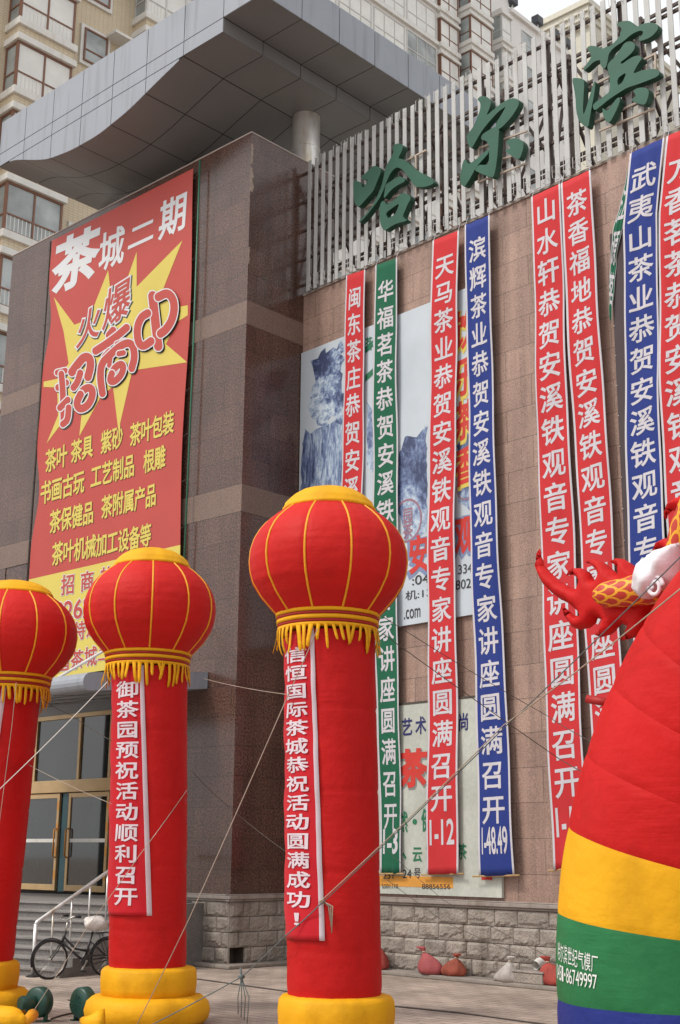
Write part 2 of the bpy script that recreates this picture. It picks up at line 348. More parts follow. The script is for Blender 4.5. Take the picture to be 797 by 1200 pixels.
# ------------------------------------------------------------------ lettering
_tc = bpy.data.curves.new('lettering_source', 'FONT'); _to = bpy.data.objects.new('lettering_source', _tc); COL.objects.link(_to)
_tc.resolution_u = 2
_cache = {}
def fill(loops, e):
    """push closed outlines out by e and fill them by winding number, so that strokes that touch simply merge"""
    area = sum(float((L[:, 0]*np.roll(L[:, 1], -1)-np.roll(L[:, 0], -1)*L[:, 1]).sum()) for L in loops)
    pts, edges, segs = [], [], []
    for L in loops:
        if area < 0: L = L[::-1]
        L = L[[i for i in range(len(L)) if np.hypot(*(L[i]-L[i-1])) > 2e-3]]
        if len(L) < 3: continue
        d = np.roll(L, -1, 0)-L; d /= np.hypot(d[:, 0], d[:, 1])[:, None]; n1 = np.stack([d[:, 1], -d[:, 0]], 1); n0 = np.roll(n1, 1, 0)
        m = n0+n1; k = 2/np.maximum(.7, (m*m).sum(1)); O = L+m*(e*k/2*2)[:, None]
        b = len(pts); pts += [Vector(p) for p in O]; edges += [(b+i, b+(i+1) % len(O)) for i in range(len(O))]; segs.append(O)
    ov, oe, of, *_ = delaunay_2d_cdt(pts, edges, [], 0, 1e-5)
    V = np.array([(v.x, v.y) for v in ov]); out = []
    A = np.concatenate(segs); B = np.concatenate([np.roll(q, -1, 0) for q in segs])
    for f in of:
        c = V[list(f)].mean(0); up_ = (A[:, 1] <= c[1]) & (B[:, 1] > c[1]); dn = (A[:, 1] > c[1]) & (B[:, 1] <= c[1])
        cr = (B[:, 0]-A[:, 0])*(c[1]-A[:, 1])-(c[0]-A[:, 0])*(B[:, 1]-A[:, 1])
        if (up_ & (cr > 0)).sum()-(dn & (cr < 0)).sum() > 0: out.append(tuple(f))
    return V, out
def glyph(txt, bold=.014):
    k = (txt, bold)
    if k not in _cache:
        _tc.body = txt
        bpy.context.view_layer.update()
        cv = _to.to_curve(bpy.context.evaluated_depsgraph_get())
        loops = []
        for sp in cv.splines:
            P = sp.bezier_points; L = []; n = len(P)
            for i in range(n):
                a, b = P[i], P[(i+1) % n]; p0, p1, p2, p3 = (np.array(q[:2]) for q in (a.co, a.handle_right, b.handle_left, b.co))
                d = p3-p0; ln = np.hypot(*d) or 1e-9; dev = max(abs(d[0]*(q-p0)[1]-d[1]*(q-p0)[0])/ln for q in (p1, p2)); st = 1 if dev < .003 else 3 if dev < .03 else 5
                for j in range(st): t = j/st; L.append(p0*(1-t)**3+3*p1*t*(1-t)**2+3*p2*t*t*(1-t)+p3*t**3)
            if len(L) > 2: loops.append(np.array(L))
        _to.to_curve_clear()
        al = np.concatenate(loops); c = (al.min(0)+al.max(0))/2; sz = al.max(0)-al.min(0)
        vs, fs = fill(loops, bold)
        if ord(txt[0]) > 0x2e80 and len(txt) == 1 and txt not in '一二、·！': sz = np.array((.92, .92)); c = np.array((.5, .378))
        _cache[k] = ((vs-c)/sz, fs)
    return _cache[k]
def cut(vs, fs, axis_cuts):
    """cut a flat mesh along lines of constant a or b so that it can follow a curved cloth"""
    bm = bmesh.new(); bv = [bm.verts.new((v[0], v[1], 0)) for v in vs]
    for f in fs:
        try: bm.faces.new([bv[i] for i in f])
        except ValueError: pass
    for ax, vals in axis_cuts:
        for c in vals:
            co = (c, 0, 0) if ax == 0 else (0, c, 0); no = (1, 0, 0) if ax == 0 else (0, 1, 0)
            bmesh.ops.bisect_plane(bm, geom=bm.verts[:]+bm.edges[:]+bm.faces[:], plane_co=co, plane_no=no, dist=1e-5)
    bm.verts.index_update()
    r = [(v.co.x, v.co.y) for v in bm.verts], [tuple(v.index for v in f.verts) for f in bm.faces]
    bm.free(); return r

# ================================================================== THE SETTING
PAVE_T = 0.0
g = MB(); g.add([(-900, -300, 0), (300, -300, 0), (300, 900, 0), (-900, 900, 0)], [(0, 1, 2, 3)], 0, [(-900, -300), (300, -300), (300, 900), (-900, 900)])
tag(g.build('ground', M['pave']), kind='structure')
# ------------------------------------------------------------------ the market building
XC, YP, YI = -20.33, 18.62, 20.42          # outer corner of the entrance block, its front, the wall behind
TOPP, LEDGE, TOPW = 18.39, 1.37, 14.87
bld = thing('market_building', 'brown granite market building with tall entrance block and wavy roof canopy', 'building', (XC, YP, 0))
PX0, PXL, PXR = -30.1, -29.3, -22.9        # entrance block: outer left end, opening from PXL to PXR
bands = ((13.63, 14.19), (9.31, 9.92)); ZO = 6.3   # above ZO the block runs across the opening
def block(mb, x0, x1, y0, y1, z0, z1): mb.box((x0, y0, z0), (x1, y1, z1))
zs = [LEDGE, bands[1][0], bands[1][1], bands[0][0], bands[0][1], TOPP]
pm, bm_ = MB(), MB()
for i in range(5):
    mb = bm_ if i in (1, 3) else pm; z0, z1 = zs[i], zs[i+1]
    e = .004 if i in (1, 3) else 0
    if i == 0:
        block(mb, PXR, XC, YP, YI+1.0, z0, z1); block(mb, PX0, PXL, YP, YP+.7, z0, z1)
        block(mb, PXL+.002, PXR-.002, YP+.02, YI+1.0, ZO, z1-.002)
    else: block(mb, PX0-e, XC+e, YP-e, YI+1.0, z0, z1)
pm.build('granite_cladding', M['pylon'], bld, uvbox=0)
bm_.build('granite_band', M['band'], bld, uvbox=0)
c = MB(); c.box((PX0-.012, YP-.012, TOPP), (XC+.012, YI+1.0, TOPP+.03)); c.build('coping', mat('light_coping', (.42, .36, .33), .6), bld)
c = MB()
for (a, b, s) in ((17.6, 18.1, .10), (16.9, 17.5, .12), (15.1, 15.5, .06)):   # peeling cement along the corner
    ns = 9; L_ = [(0, a+(b-a)*k/ns) for k in range(ns+1)]; Rr = [(s*(.4+.6*random.random()), a+(b-a)*k/ns) for k in range(ns, -1, -1)]
    c.prism(L_+Rr, lambda p, z: Vector((XC+.004, YP+p, z)), lambda p, z: Vector((XC, YP+p, z)))
c.build('cement_patch', mat('cement_patch', (.33, .26, .215), .8, .2, 9), bld)
# shop front wall
UW = 24
wl = MB(); wl.box((-.0, 0, LEDGE), (UW, .4, TOPW), T=lambda v: W(v.x, v.z, -v.y)); wl.build('granite_wall', M['wall'], bld, uvbox=TH)
c = MB(); c.box((-.02, -.03, TOPW), (UW, .4, TOPW+.05), T=lambda v: W(v.x, v.z, -v.y)); c.build('parapet_coping', M['ledge'], bld)
pl = MB(); pl.box((8.66, -.035, LEDGE+.002), (UW, -.001, TOPW-.003), T=lambda v: W(v.x, v.z, -v.y)); pl.build('wall_pilaster', M['wall'], bld, uvbox=TH)
# ledge
def ledge_run(mb, P, a, b):
    for (d, z0, z1) in ((.10, LEDGE-.075, LEDGE-.005), (.055, LEDGE-.12, LEDGE-.077), (.085, LEDGE-.004, LEDGE+.02)):
        mb.box((a, -d, z0), (b, .05, z1), T=P)
lg = MB(); ledge_run(lg, lambda v: W(v.x, v.z, -v.y), .02, UW)
ledge_run(lg, lambda v: Vector((XC-.0-v.y, YP+v.x, v.z)), -.085, YI-YP-.08); ledge_run(lg, lambda v: Vector((v.x, YP+v.y, v.z)), PXR, XC+.0845); ledge_run(lg, lambda v: Vector((v.x, YP+v.y, v.z)), PX0, PXL)
lg.build('stone_ledge', M['ledge'], bld, bevel=.01)
# rock-faced stone base
def stone_run(mb, P, length, z0, z1, rows, bw, seed, hole=None):
    rnd = random.Random(seed); rh = (z1-z0)/rows
    for r in range(rows):
        x = -bw*(.5 if r % 2 else 0)*rnd.uniform(.8, 1.2)
        while x < length:
            wv = bw*rnd.uniform(.82, 1.2); a, b = max(x, 0)+.006, min(x+wv, length)-.006; x += wv
            if b-a < .06: continue
            za, zb = z0+r*rh+.006, z0+(r+1)*rh-.006
            if hole and r == 0:
                if a < hole[1] and b > hole[0]:
                    if b-hole[1] > hole[0]-a: a = hole[1]
                    else: b = hole[0]
                    if b-a < .06: continue
            nx, nz = max(4, int((b-a)/.055)), 7; ph = rnd.uniform(0, 50); vs = []; chip = rnd.uniform(.02, .33); 
            for j in range(nz+1):
                for i in range(nx+1):
                    s, t = i/nx, j/nz; e = min(s, 1-s)*nx; et = min(t, 1-t)*nz
                    k = min(1, e/1.0)*min(1, et/1.0)
                    rough = .007*math.sin(4.3*s+ph)+.007*math.sin(5.1*t+ph*1.7+s*4)+rnd.uniform(-.0045, .0045)
                    edge = chip+.09*math.sin(s*5+ph)+.05*math.sin(s*13+ph)
                    dd = .012+k*(.034+rough-(.022 if t < edge else 0)*(1))
                    vs.append(P(Vector((a+(b-a)*s, -max(dd, .004), za+(zb-za)*t))))
            fs = [(j*(nx+1)+i, j*(nx+1)+i+1, (j+1)*(nx+1)+i+1, (j+1)*(nx+1)+i) for j in range(nz) for i in range(nx)]
            nb = len(vs)
            per = [i for i in range(nx+1)]+[j*(nx+1)+nx for j in range(1, nz+1)]+[nz*(nx+1)+i for i in range(nx-1, -1, -1)]+[j*(nx+1) for j in range(nz-1, 0, -1)]
            back = []
            for q in per:
                i, j = q % (nx+1), q//(nx+1); back.append(P(Vector((a+(b-a)*i/nx, .03, za+(zb-za)*j/nz))))
            m_ = len(per)
            mb.add(vs+back, fs+[(per[k], per[(k+1) % m_], nb+(k+1) % m_, nb+k) for k in range(m_)])
st = MB(); Z0, Z1 = .07, LEDGE-.122
stone_run(st, lambda v: W(v.x, v.z, -v.y), 10.5, Z0, Z1, 4, .60, 3)
st.build('stone_base', M['stone'], bld); st = MB()
stone_run(st, lambda v: Vector((XC-v.y, YP+v.x, v.z)), YI-YP-.06, Z0, Z1, 4, .52, 5, hole=(-.1, .42))
stone_run(st, lambda v: Vector((v.x, YP+v.y, v.z)), .01, Z0, Z1, 4, .5, 5)
stone_run(st, lambda v: Vector((PXR+v.x, YP+v.y, v.z)), XC-PXR-.002, Z0, Z1, 4, .5, 8)
st.build('stone_base', M['stone'], bld); st = MB()
stone_run(st, lambda v: Vector((PX0+v.x, YP+v.y, v.z)), PXL-PX0, Z0, Z1, 4, .55, 9)
st.build('stone_base', M['stone'], bld)
bk = MB(); bk.box((0.0, .02, 0), (UW, .4, LEDGE), T=lambda v: W(v.x, v.z, -v.y)); bk.box((PXR, YP+.02, .36), (XC-.02, YI+1, LEDGE-.003)); bk.box((PXR, YP+.02, 0), (XC-.35, YI+1, .358)); bk.box((XC-.349, YP+.45, 0), (XC-.02, YI+1, .357)); bk.box((XC-.349, YP+.02, 0), (XC-.02, YP+.03, .357)); bk.box((PX0, YP+.02, 0), (PXL, YP+.7, LEDGE-.003))
bk.build('mortar_backing', mat('mortar', (.10, .085, .07), .9, .2, 6), bld)
ap = MB(); ap.box((-.2, -.48, 0), (UW, .0, .075), T=lambda v: W(v.x, v.z, -v.y)); ap.box((XC-.02, YP-.35, 0), (XC+.40, YI-.4, .072)); ap.box((PXR, YP-.35, 0), (XC-.022, YP, .073))
ap.build('concrete_apron', M['apron'], bld, bevel=.02)

# roof canopy
CX0, CXI, CX1, CY0, CY1 = -28.52, -19.6, -18.35, 17.0, 25.6
ZB, ZM, ZT = 19.9, 20.27, 21.23
WX = [-28.52, -27.95, -27.63, -26.9, -26.23, -25.2, -24.09, -22.94, -21.69, -20.9, -19.6]; WZ = [19.9, 19.88, 19.79, 19.5, 19.26, 19.12, 19.11, 19.30, 19.68, 19.9, 19.9]
_ws = np.linspace(-28.52, -19.6, 200); _wz = np.interp(_ws, WX, WZ)
_k = np.ones(15)/15; _wz2 = np.convolve(np.pad(_wz, 7, 'edge'), _k, 'valid')
def wave(x): return float(np.interp(x, _ws, _wz2)) if x < -21.3 else float(np.interp(x, WX, WZ))
can = MB()
prof = [(x, wave(x)+.02) for x in np.linspace(CX0+.02, CXI-.02, 48)]+[(CXI-.02, ZM+.02), (CX1-.02, ZM+.02), (CX1-.02, ZT-.02), (CX0+.02, ZT-.02)]
can.prism(prof, lambda a, b: Vector((a, CY0+.02, b)), lambda a, b: Vector((a, CY1-.02, b)))
canopy = can.build('roof_canopy', M['seam'], bld)
seamx = [hy(261.8-.1, 20, CY0).x]; 
xs_ = [CX0, -27.35, -26.1, -24.85, -23.6, -22.3, -20.95, CXI, CX1]
G = .011
fa = MB()
def panel(mb, pts, out, th=.02):
    n = Vector(out)*th; vs = [Vector(p) for p in pts]; k = len(vs)
    mb.add(vs+[v-n for v in vs], [tuple(range(k)), tuple(reversed(range(k, 2*k)))]+[(i, (i+1) % k, k+(i+1) % k, k+i) for i in range(k)])
for i in range(8):
    a, b = xs_[i]+G, xs_[i+1]-G
    panel(fa, [(a, CY0, ZM+G), (b, CY0, ZM+G), (b, CY0, ZT), (a, CY0, ZT)], (0, -1, 0))
    if i < 7:
        lowx = np.linspace(a, b, 10)
        lo = [(x, max(min(wave(x), ZB), 0)) for x in lowx]
        panel(fa, [(a, CY0, ZB+G), (b, CY0, ZB+G), (b, CY0, ZM-G), (a, CY0, ZM-G)], (0, -1, 0))
        seg = [(x, z) for x, z in lo if z < ZB-.02]
        if len(seg) > 2: panel(fa, [(x, CY0, z) for x, z in seg]+[(seg[-1][0], CY0, ZB-G), (seg[0][0], CY0, ZB-G)], (0, -1, 0))
ys_ = [CY0+1.23*k for k in range(8)]; ys_[-1] = CY1
for k in range(7):
    a, b = ys_[k]+G, ys_[k+1]-G
    panel(fa, [(CX1, a, ZM+G), (CX1, b, ZM+G), (CX1, b, ZT), (CX1, a, ZT)], (1, 0, 0))
fa.build('fascia_panels', M['fascia'], canopy, bevel=0)
sf = MB()
for k in range(7):
    a, b = ys_[k]+G, ys_[k+1]-G
    for i in range(7):
        xa, xb = xs_[i]+G, xs_[i+1]-G
        xx = np.linspace(xa, xb, 9)
        if i == 6:      # the flat strip beside the drop
            xx = [x for x in xx]
        for q in range(8):
            sf.add([(xx[q], a, wave(xx[q])), (xx[q+1], a, wave(xx[q+1])), (xx[q+1], b, wave(xx[q+1])), (xx[q], b, wave(xx[q]))], [(0, 3, 2, 1)])
    panel(sf, [(CXI, a, ZB+.004), (CXI, b, ZB+.004), (CXI, b, ZM-G), (CXI, a, ZM-G)], (1, 0, 0))
    panel(sf, [(CXI+G, a, ZM), (CX1-.004, a, ZM), (CX1-.004, b, ZM), (CXI+G, b, ZM)], (0, 0, -1))
sf.build('soffit_panels', M['soffit'], canopy, recalc=False)
for (x, y, r) in ((-20.72, 20.8, .345), (-28.4, 20.6, .325)):
    c = MB(); c.lathe([(r, TOPP-.6), (r, wave(min(x, CXI))+.03)], (x, y, 0), 40); c.lathe([(r+.012, 19.0), (r+.012, 19.012)], (x, y, 0), 40)
    c.build('steel_column', M['steel'], bld, smooth=True, auto=40)
rf = MB(); rf.box((PX0, YI+1.0, 12), (-14, YI+1.3, 15.2)); rf.box((PX0, YI+1.32, 0), (10, YI+10, 13.9)); rf.build('flat_roof', M['concrete'], bld)

# entrance: doors, glazing, small canopy
YD, ZL = 21.0, 1.2
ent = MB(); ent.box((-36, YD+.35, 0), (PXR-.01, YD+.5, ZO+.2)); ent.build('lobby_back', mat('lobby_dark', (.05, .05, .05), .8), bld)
cv = MB()
for k in range(90):
    x0 = -33+k*.11; 
    cv.add([(x0, YD+.25+.04*(k % 2), ZL+.05), (x0+.11, YD+.25+.04*((k+1) % 2), ZL+.05), (x0+.11, YD+.25+.04*((k+1) % 2), 3.6), (x0, YD+.25+.04*(k % 2), 3.6)], [(0, 1, 2, 3)])
cv.build('lobby_curtain', M['curtain'], bld)
tf = MB()
mull = [-33.2, -31.75, -30.85, -28.87, -27.55, -26.1, -24.6, PXR]
ZDT, ZTR, ZGT = 3.68, 4.02, 5.62
for x in mull: tf.box((x-.05, YD-.06, ZTR), (x+.05, YD+.06, ZGT))
tf.box((-36, YD-.07, ZDT+.02), (PXR, YD+.06, ZTR-.002)); tf.box((-36, YD-.06, ZGT+.002), (PXR, YD+.06, ZGT+.12))
tr = tf.build('transom_frame', M['door_gold'], bld, bevel=.008)
tg = MB(); tg.box((-36, YD-.008, ZTR), (PXR, YD+.008, ZGT)); tg.build('glass_pane', M['glass'], tr)
# interior strip above the transom
c = MB(); c.box((-36, YD-.02, ZGT+.122), (PXR, YD+.1, ZO+.2)); c.build('lintel_panel', M['soffit'], bld)
def door(x0, x1, ang, hinge_right, label=None, tint='glass'):
    def T(v):
        if hinge_right: dx = v.x-x1; return Vector((x1+dx*math.cos(ang), YD+v.y+dx*math.sin(ang), v.z))
        dx = v.x-x0; return Vector((x0+dx*math.cos(ang), YD+v.y+dx*math.sin(ang), v.z))
    f = MB(); s = .10
    f.box((x0, -.035, ZL+.02), (x0+s, .035, ZDT), T=T); f.box((x1-s, -.035, ZL+.02), (x1, .035, ZDT), T=T)
    f.box((x0+s+.001, -.034, ZL+.02), (x1-s-.001, .034, ZL+.17), T=T); f.box((x0+s+.001, -.034, ZDT-.12), (x1-s-.001, .034, ZDT-.001), T=T)
    d = f.build('door', M['door_gold'], bld, bevel=.006)
    gl = MB(); gl.box((x0+s, -.006, ZL+.17), (x1-s, .006, ZDT-.12), T=T); gl.build('glass_pane', M['glass'], d)
    hh = MB(); xh = x0+.055 if hinge_right else x1-.055
    hh.tube([T(Vector((xh, -.035, 2.05))), T(Vector((xh, -.11, 2.08))), T(Vector((xh, -.11, 2.75))), T(Vector((xh, -.035, 2.78)))], .022, 8); hh.build('door_handle', M['wrap'], d, smooth=True)
    sb = MB(); sb.box((x0+s+.002, -.012, 2.43), (x1-s-.002, -.007, 2.52), T=T); sb.build('warning_strip', M['trim_w'], d)
    tp = MB()
    for z in (1.5, 2.1, 2.7, 3.25): tp.box((x1-.085, -.0375, z), (x1-.015, -.0355, z+.22), T=T)
    tp.build('tape_patch', M['wrap'], d)
    return d
door(-31.45, -29.62, R(0), False); door(-29.22, -27.50, 0, True); door(-27.42, -25.7, 0, False); door(-33.3, -31.55, 0, True)
c = MB(); c.box((-29.55, YD+.02, ZL), (-29.30, YD+.06, ZDT)); c.build('door_jamb', mat('teal_panel', (.03, .09, .11), .4), bld)
# small canopy over the doors
ex, ey = -21.22, 15.40
ca = MB()
zf, zb = 5.40, 5.74          # it rises towards the wall
def cz(y, k): return zf+(zb-zf)*(y-ey)/(YP-ey)+k
nb = 9; bull = [(ey+.17-.17*math.sin(math.pi*i/(nb-1)), .18*(1-math.cos(math.pi*i/(nb-1)))-.18) for i in range(nb)]   # (y, z offset)
ca.prism([(y, cz(y, z)) for y, z in bull]+[(YP-.01, cz(YP, .18)), (YP-.01, cz(YP, -.18))], lambda a, b: Vector((ex, a, b)), lambda a, b: Vector((-30.2, a, b)))
ec = ca.build('entrance_canopy', M['fascia'], bld, bevel=.01)
sm = MB()
for y in (16.3, 17.3): sm.box((ex, y-.008, cz(y, -.17)), (ex+.004, y+.008, cz(y, .17)))
for x in (-22.6, -24, -25.4, -26.8): sm.bar((x, ey+.3, cz(ey+.3, -.182)), (x, YP-.05, cz(YP-.05, -.182)), .015, .006)
for y in (16.2, 17.0, 17.8): sm.bar((-30, y, cz(y, -.186)), (ex-.05, y, cz(y, -.186)), .012, .006)
sm.build('panel_joint', M['seam'], ec)
c = MB(); c.tube([(-22.55, 15.75, 5.62), (-21.9, 18.6, 7.55)], .03, 8); c.build('tension_rod', M['trim_w'], bld)
c = MB(); c.box((-36, YI-.3, ZO-.02), (PXR, YI+1, ZO+.001)); c.build('recess_soffit', M['soffit'], bld)

# steps
SA = R(13); sdx = Vector((math.cos(SA), math.sin(SA), 0)); sdy = Vector((-math.sin(SA), math.cos(SA), 0)); SO = hz(38, 1145, 0)
def SP(v): return SO + sdx*v.x + sdy*v.y + Vector((0, 0, v.z))
stp = thing('entrance_steps', 'wide grey granite steps climbing to the bronze framed glass doors', 'steps', SO)
c = MB()
for k in range(8):
    c.box((-9, .12+k*.33, k*.15+.0), (.45, 6.5 if k < 7 else 6.5, (k+1)*.15-.045), T=SP)
c.build('riser', M['step'], stp)
c = MB()
for k in range(8):
    c.box((-9.0, .085+k*.33, (k+1)*.15-.044), (.45, .085+(k+1)*.33+.10 if k < 7 else 6.5, (k+1)*.15), T=SP)
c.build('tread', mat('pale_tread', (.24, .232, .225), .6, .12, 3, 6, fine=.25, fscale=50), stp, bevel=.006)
c = MB(); pr = [(.06, 0)]
for k in range(8): pr += [(.06+.33*k, (k+1)*.15+.02), (.06+.33*(k+1), (k+1)*.15+.02)]
pr[-1] = (6.4, 1.22); pr += [(6.4, 0)]
c.prism(pr, lambda y, z: SP(Vector((.455, y, z))), lambda y, z: SP(Vector((.58, y, z)))); c.build('side_wall', M['step'], stp)
c = MB()
for k in range(8): c.box((.585, 1.75+.1*k, k*.15), (.95, 6.4, (k+1)*.15-.03), T=SP); c.box((.585, 1.73+.1*k, (k+1)*.15-.029), (.95, 6.4, (k+1)*.15), T=SP)
c.build('landing_block', M['step'], stp)
hr = thing('handrail', 'stainless steel handrail with thin balusters slanting up the entrance steps', 'handrail', SO)
c = MB(); ru = lambda t: SP(Vector((.0, .0+t, .93+.455*t)))
c.tube([ru(0)+Vector((0, 0, -.03)), ru(.03), ru(2.55), ru(2.62)+Vector((0, 0, -.02)), SP(Vector((0, 3.6, 2.12)))], .034, 12); c.build('rail', M['steel'], hr, smooth=True)
for k, t in enumerate((0, .45, .95, 1.45, 1.95, 2.5)):
    zb_ = 0 if t < .1 else min(8, int((t-.085)/.33)+1)*.15
    p = MB(); q = ru(t); p.tube([(q.x, q.y, zb_), (q.x, q.y, q.z-.02)], .034 if k == 0 else .017, 8); p.build('post' if k == 0 else 'baluster', M['steel'], hr, smooth=True)
p = MB(); p.lathe([(.12, 0), (.12, .02), (.06, .04)], ru(0)*1-Vector((0, 0, ru(0).z)), 12); p.build('base_plate', M['black'], hr)

# ------------------------------------------------------------------ slatted sign screen on the wall top
scr = thing('slat_screen', 'tall grey screen of upright metal slats standing on the wall top', 'screen', W(0, TOPW+.05))
SZ0, SZ1, SD = TOPW+.0, 18.26, .10
c = MB(); pit = .243; ns = int(13.2/pit)
for k in range(ns):
    u = .27+k*pit; dz = random.uniform(-.03, .03)
    c.box((u-.055, -SD-.018, SZ0+.02+dz*.5), (u+.055, -SD, SZ1+dz), T=lambda v: W(v.x, v.z, -v.y))
c.build('slats', M['slat'], scr, bevel=0)
for k in range(ns):
    u = .27+k*pit
    for zc in (SZ0+.20, SZ1-.13):
        if random.random() < .25: continue
        h = random.uniform(.10, .15); du = random.uniform(-.04, .04); d0 = SD+.022
        c = MB(); c.tube([W(u+du-.05, zc-h, d0), W(u+du-.06, zc-h, d0+.05), W(u+du-.06, zc+h, d0+.05), W(u+du+.06, zc+h, d0+.05), W(u+du+.06, zc-h*.6, d0+.05), W(u+du+.05, zc-h*.6, d0)], .0065, 5)
        c.build('wire_clip', M['alu'], scr)
c = MB()
for zr in (15.15, 15.8, 16.55, 17.3, 18.05):
    for dd in (.02, -.75): c.bar(W(0, zr, dd), W(13.2, zr, dd), .05, .06)
for k in range(8):
    u = .3+k*1.75
    for dd in (-.05, -.75): c.bar(W(u, TOPW, dd), W(u, SZ1-.1, dd), .07, .07)
    c.bar(W(u, 15.1, -.08), W(u, 17.9, -.72), .05, .05)
    if k < 7:
        c.bar(W(u, 18.05, -.78), W(u+1.75, 15.1, -.78), .06, .06)
        if k % 2: c.bar(W(u, 15.1, -.7), W(u+1.75, 18.05, -.7), .05, .05)
    c.bar(W(u, 17.9, -.1), W(u, 14.9, -2.2), .06, .06)
c.build('support_truss', M['truss'], scr)

# the three green characters, traced as real raised sheet-metal strokes
def char3d(name, label, ox, oy, k, polys, bars):
    D = .34; cx = sum(p[0] for P in polys for p in P[0])/sum(len(P[0]) for P in polys); cy = sum(p[1] for P in polys for p in P[0])/sum(len(P[0]) for P in polys)
    def F(a, b, d): u, z = wuz(ox+a/k, oy+b/k, D); return u, z
    u0, z0 = F(cx, cy, 0)
    t = thing(name, label, 'sign character', W(u0, z0, D), 'green characters of the roof sign')
    for i, (P, H) in enumerate(polys):
        def smooth(L):      # round the traced corners a little
            n = len(L); r = []
            for q in range(n):
                a, b, c = L[q-1], L[q], L[(q+1) % n]
                r += [((a[0]+3*b[0])/4, (a[1]+3*b[1])/4), ((c[0]+3*b[0])/4, (c[1]+3*b[1])/4)]
            return r
        P2 = smooth(P); H2 = [smooth(h) for h in H]
        s = MB(); e = .003*i
        pu = lambda a, b, d: W(*F(a, b, 0), d)
        s.prism(P2, lambda a, b: pu(a, b, D+e), lambda a, b: pu(a, b, D-.15+e), 0, 1, H2)
        s.build('stroke', [M['sign'], M['signside']], t, recalc=True)
    c = MB()
    for (x0, y0, x1, y1) in bars:
        a = F(x0, y0, 0); b = F(x1, y1, 0); c.bar(W(*a, D-.17), W(*b, D-.17), .035, .035)
    c.build('support_bar', M['tanbar'], t)
HA = [([(397,160),(410,130),(440,118),(475,128),(482,150),(462,195),(440,238),(478,240),(510,262),(545,298),(590,335),(690,380),(722,418),(715,435),(655,458),(590,460),(570,450),(540,405),(500,350),(460,310),(425,305),(385,345),(355,410),(330,480),(290,560),(240,625),(190,690),(145,735),(135,730),(150,710),(200,660),(245,600),(280,530),(310,460),(325,400),(345,300),(370,260),(395,215),(408,175)], []),
      ([(95,405),(130,412),(158,432),(165,470),(190,440),(210,405),(175,402),(150,390),(190,350),(240,300),(270,292),(300,310),(310,340),(290,390),(270,440),(250,490),(200,545),(140,615),(120,610),(100,570),(95,500)], []),
      ([(345,440),(380,420),(430,385),(455,375),(490,390),(500,410),(480,425),(430,450),(380,490),(345,540),(330,545),(338,500)], []),
      ([(300,640),(305,590),(325,565),(342,575),(355,600),(400,570),(440,540),(465,510),(490,507),(530,520),(545,550),(520,590),(500,640),(480,685),(490,700),(515,715),(500,728),(440,740),(390,765),(350,795),(330,795),(310,760),(300,700)], [[(350,660),(400,622),(455,585),(440,630),(425,668),(372,705),(356,690)]])]
char3d('sign_character', 'green raised sign character nearest the steel column, first of the row', 400, 150, 6.643, HA, [(150, 400, 620, 150), (500, 200, 540, 200), (540, 190, 540, 520), (260, 320, 420, 260), (140, 600, 420, 500)])
ER = [([(235,130),(255,105),(290,97),(330,110),(365,150),(350,210),(315,285),(370,240),(435,185),(500,140),(560,118),(605,125),(625,145),(620,185),(590,240),(540,310),(480,375),(435,410),(400,415),(410,350),(450,290),(495,210),(500,195),(430,245),(370,310),(310,380),(260,450),(210,540),(180,590),(150,560),(135,500),(135,460),(190,400),(230,310),(260,230),(265,180),(255,150),(242,142)], []),
      ([(270,480),(290,450),(340,420),(405,380),(440,410),(435,460),(430,560),(420,680),(405,790),(385,862),(350,855),(260,820),(205,790),(220,765),(260,740),(300,745),(335,735),(345,700),(345,620),(350,580),(330,530),(300,510),(275,510)], []),
      ([(100,720),(125,680),(150,740),(200,710),(270,650),(345,590),(345,630),(290,690),(220,770),(190,830),(150,900),(115,950),(80,920),(72,870),(85,800)], []),
      ([(500,530),(530,505),(580,493),(630,500),(665,530),(670,570),(655,630),(630,690),(600,685),(550,655),(500,620),(500,600),(545,595),(535,565)], [])]
char3d('sign_character', 'green raised sign character with one loose dot, middle of the row', 530, 100, 7.97, ER, [(200, 560, 650, 395), (200, 720, 560, 620), (190, 880, 640, 700), (200, 560, 200, 880)])
BIN = [([(392,118),(430,95),(490,88),(520,105),(540,140),(600,110),(650,103),(700,112),(712,145),(690,180),(650,215),(590,240),(560,240),(575,210),(600,185),(590,160),(540,175),(500,200),(450,245),(400,275),(360,310),(340,340),(330,400),(320,440),(300,450),(275,415),(280,380),(230,395),(195,430),(155,465),(150,445),(190,395),(215,350),(185,310),(180,285),(215,275),(260,285),(300,300),(320,285),(350,280),(390,245),(425,205),(425,180),(440,155),(420,130)], []),
       ([(330,430),(345,400),(390,360),(430,300),(460,255),(500,243),(530,255),(540,280),(525,320),(470,370),(425,405),(440,415),(480,385),(530,355),(570,350),(590,370),(570,400),(545,440),(520,490),(590,460),(640,455),(690,448),(715,465),(720,490),(700,510),(640,535),(560,565),(480,590),(440,615),(400,640),(340,680),(280,730),(235,765),(220,730),(235,705),(300,660),(350,620),(350,560),(345,500),(335,460)], [[(405,525),(440,495),(475,478),(445,550),(425,565),(408,575)]]),
       ([(510,680),(545,655),(535,630),(520,615),(560,592),(620,590),(642,610),(640,650),(620,710),(600,720),(540,705)], []),
       ([(295,740),(310,755),(330,768),(360,730),(395,680),(420,660),(430,680),(410,740),(380,800),(350,855),(320,840),(300,800)], []),
       ([(68,520),(110,520),(150,525),(162,550),(155,650),(150,760),(155,800),(180,730),(210,620),(235,540),(245,560),(235,640),(215,740),(200,830),(190,890),(160,880),(120,840),(100,770),(95,660),(80,580)], [])]
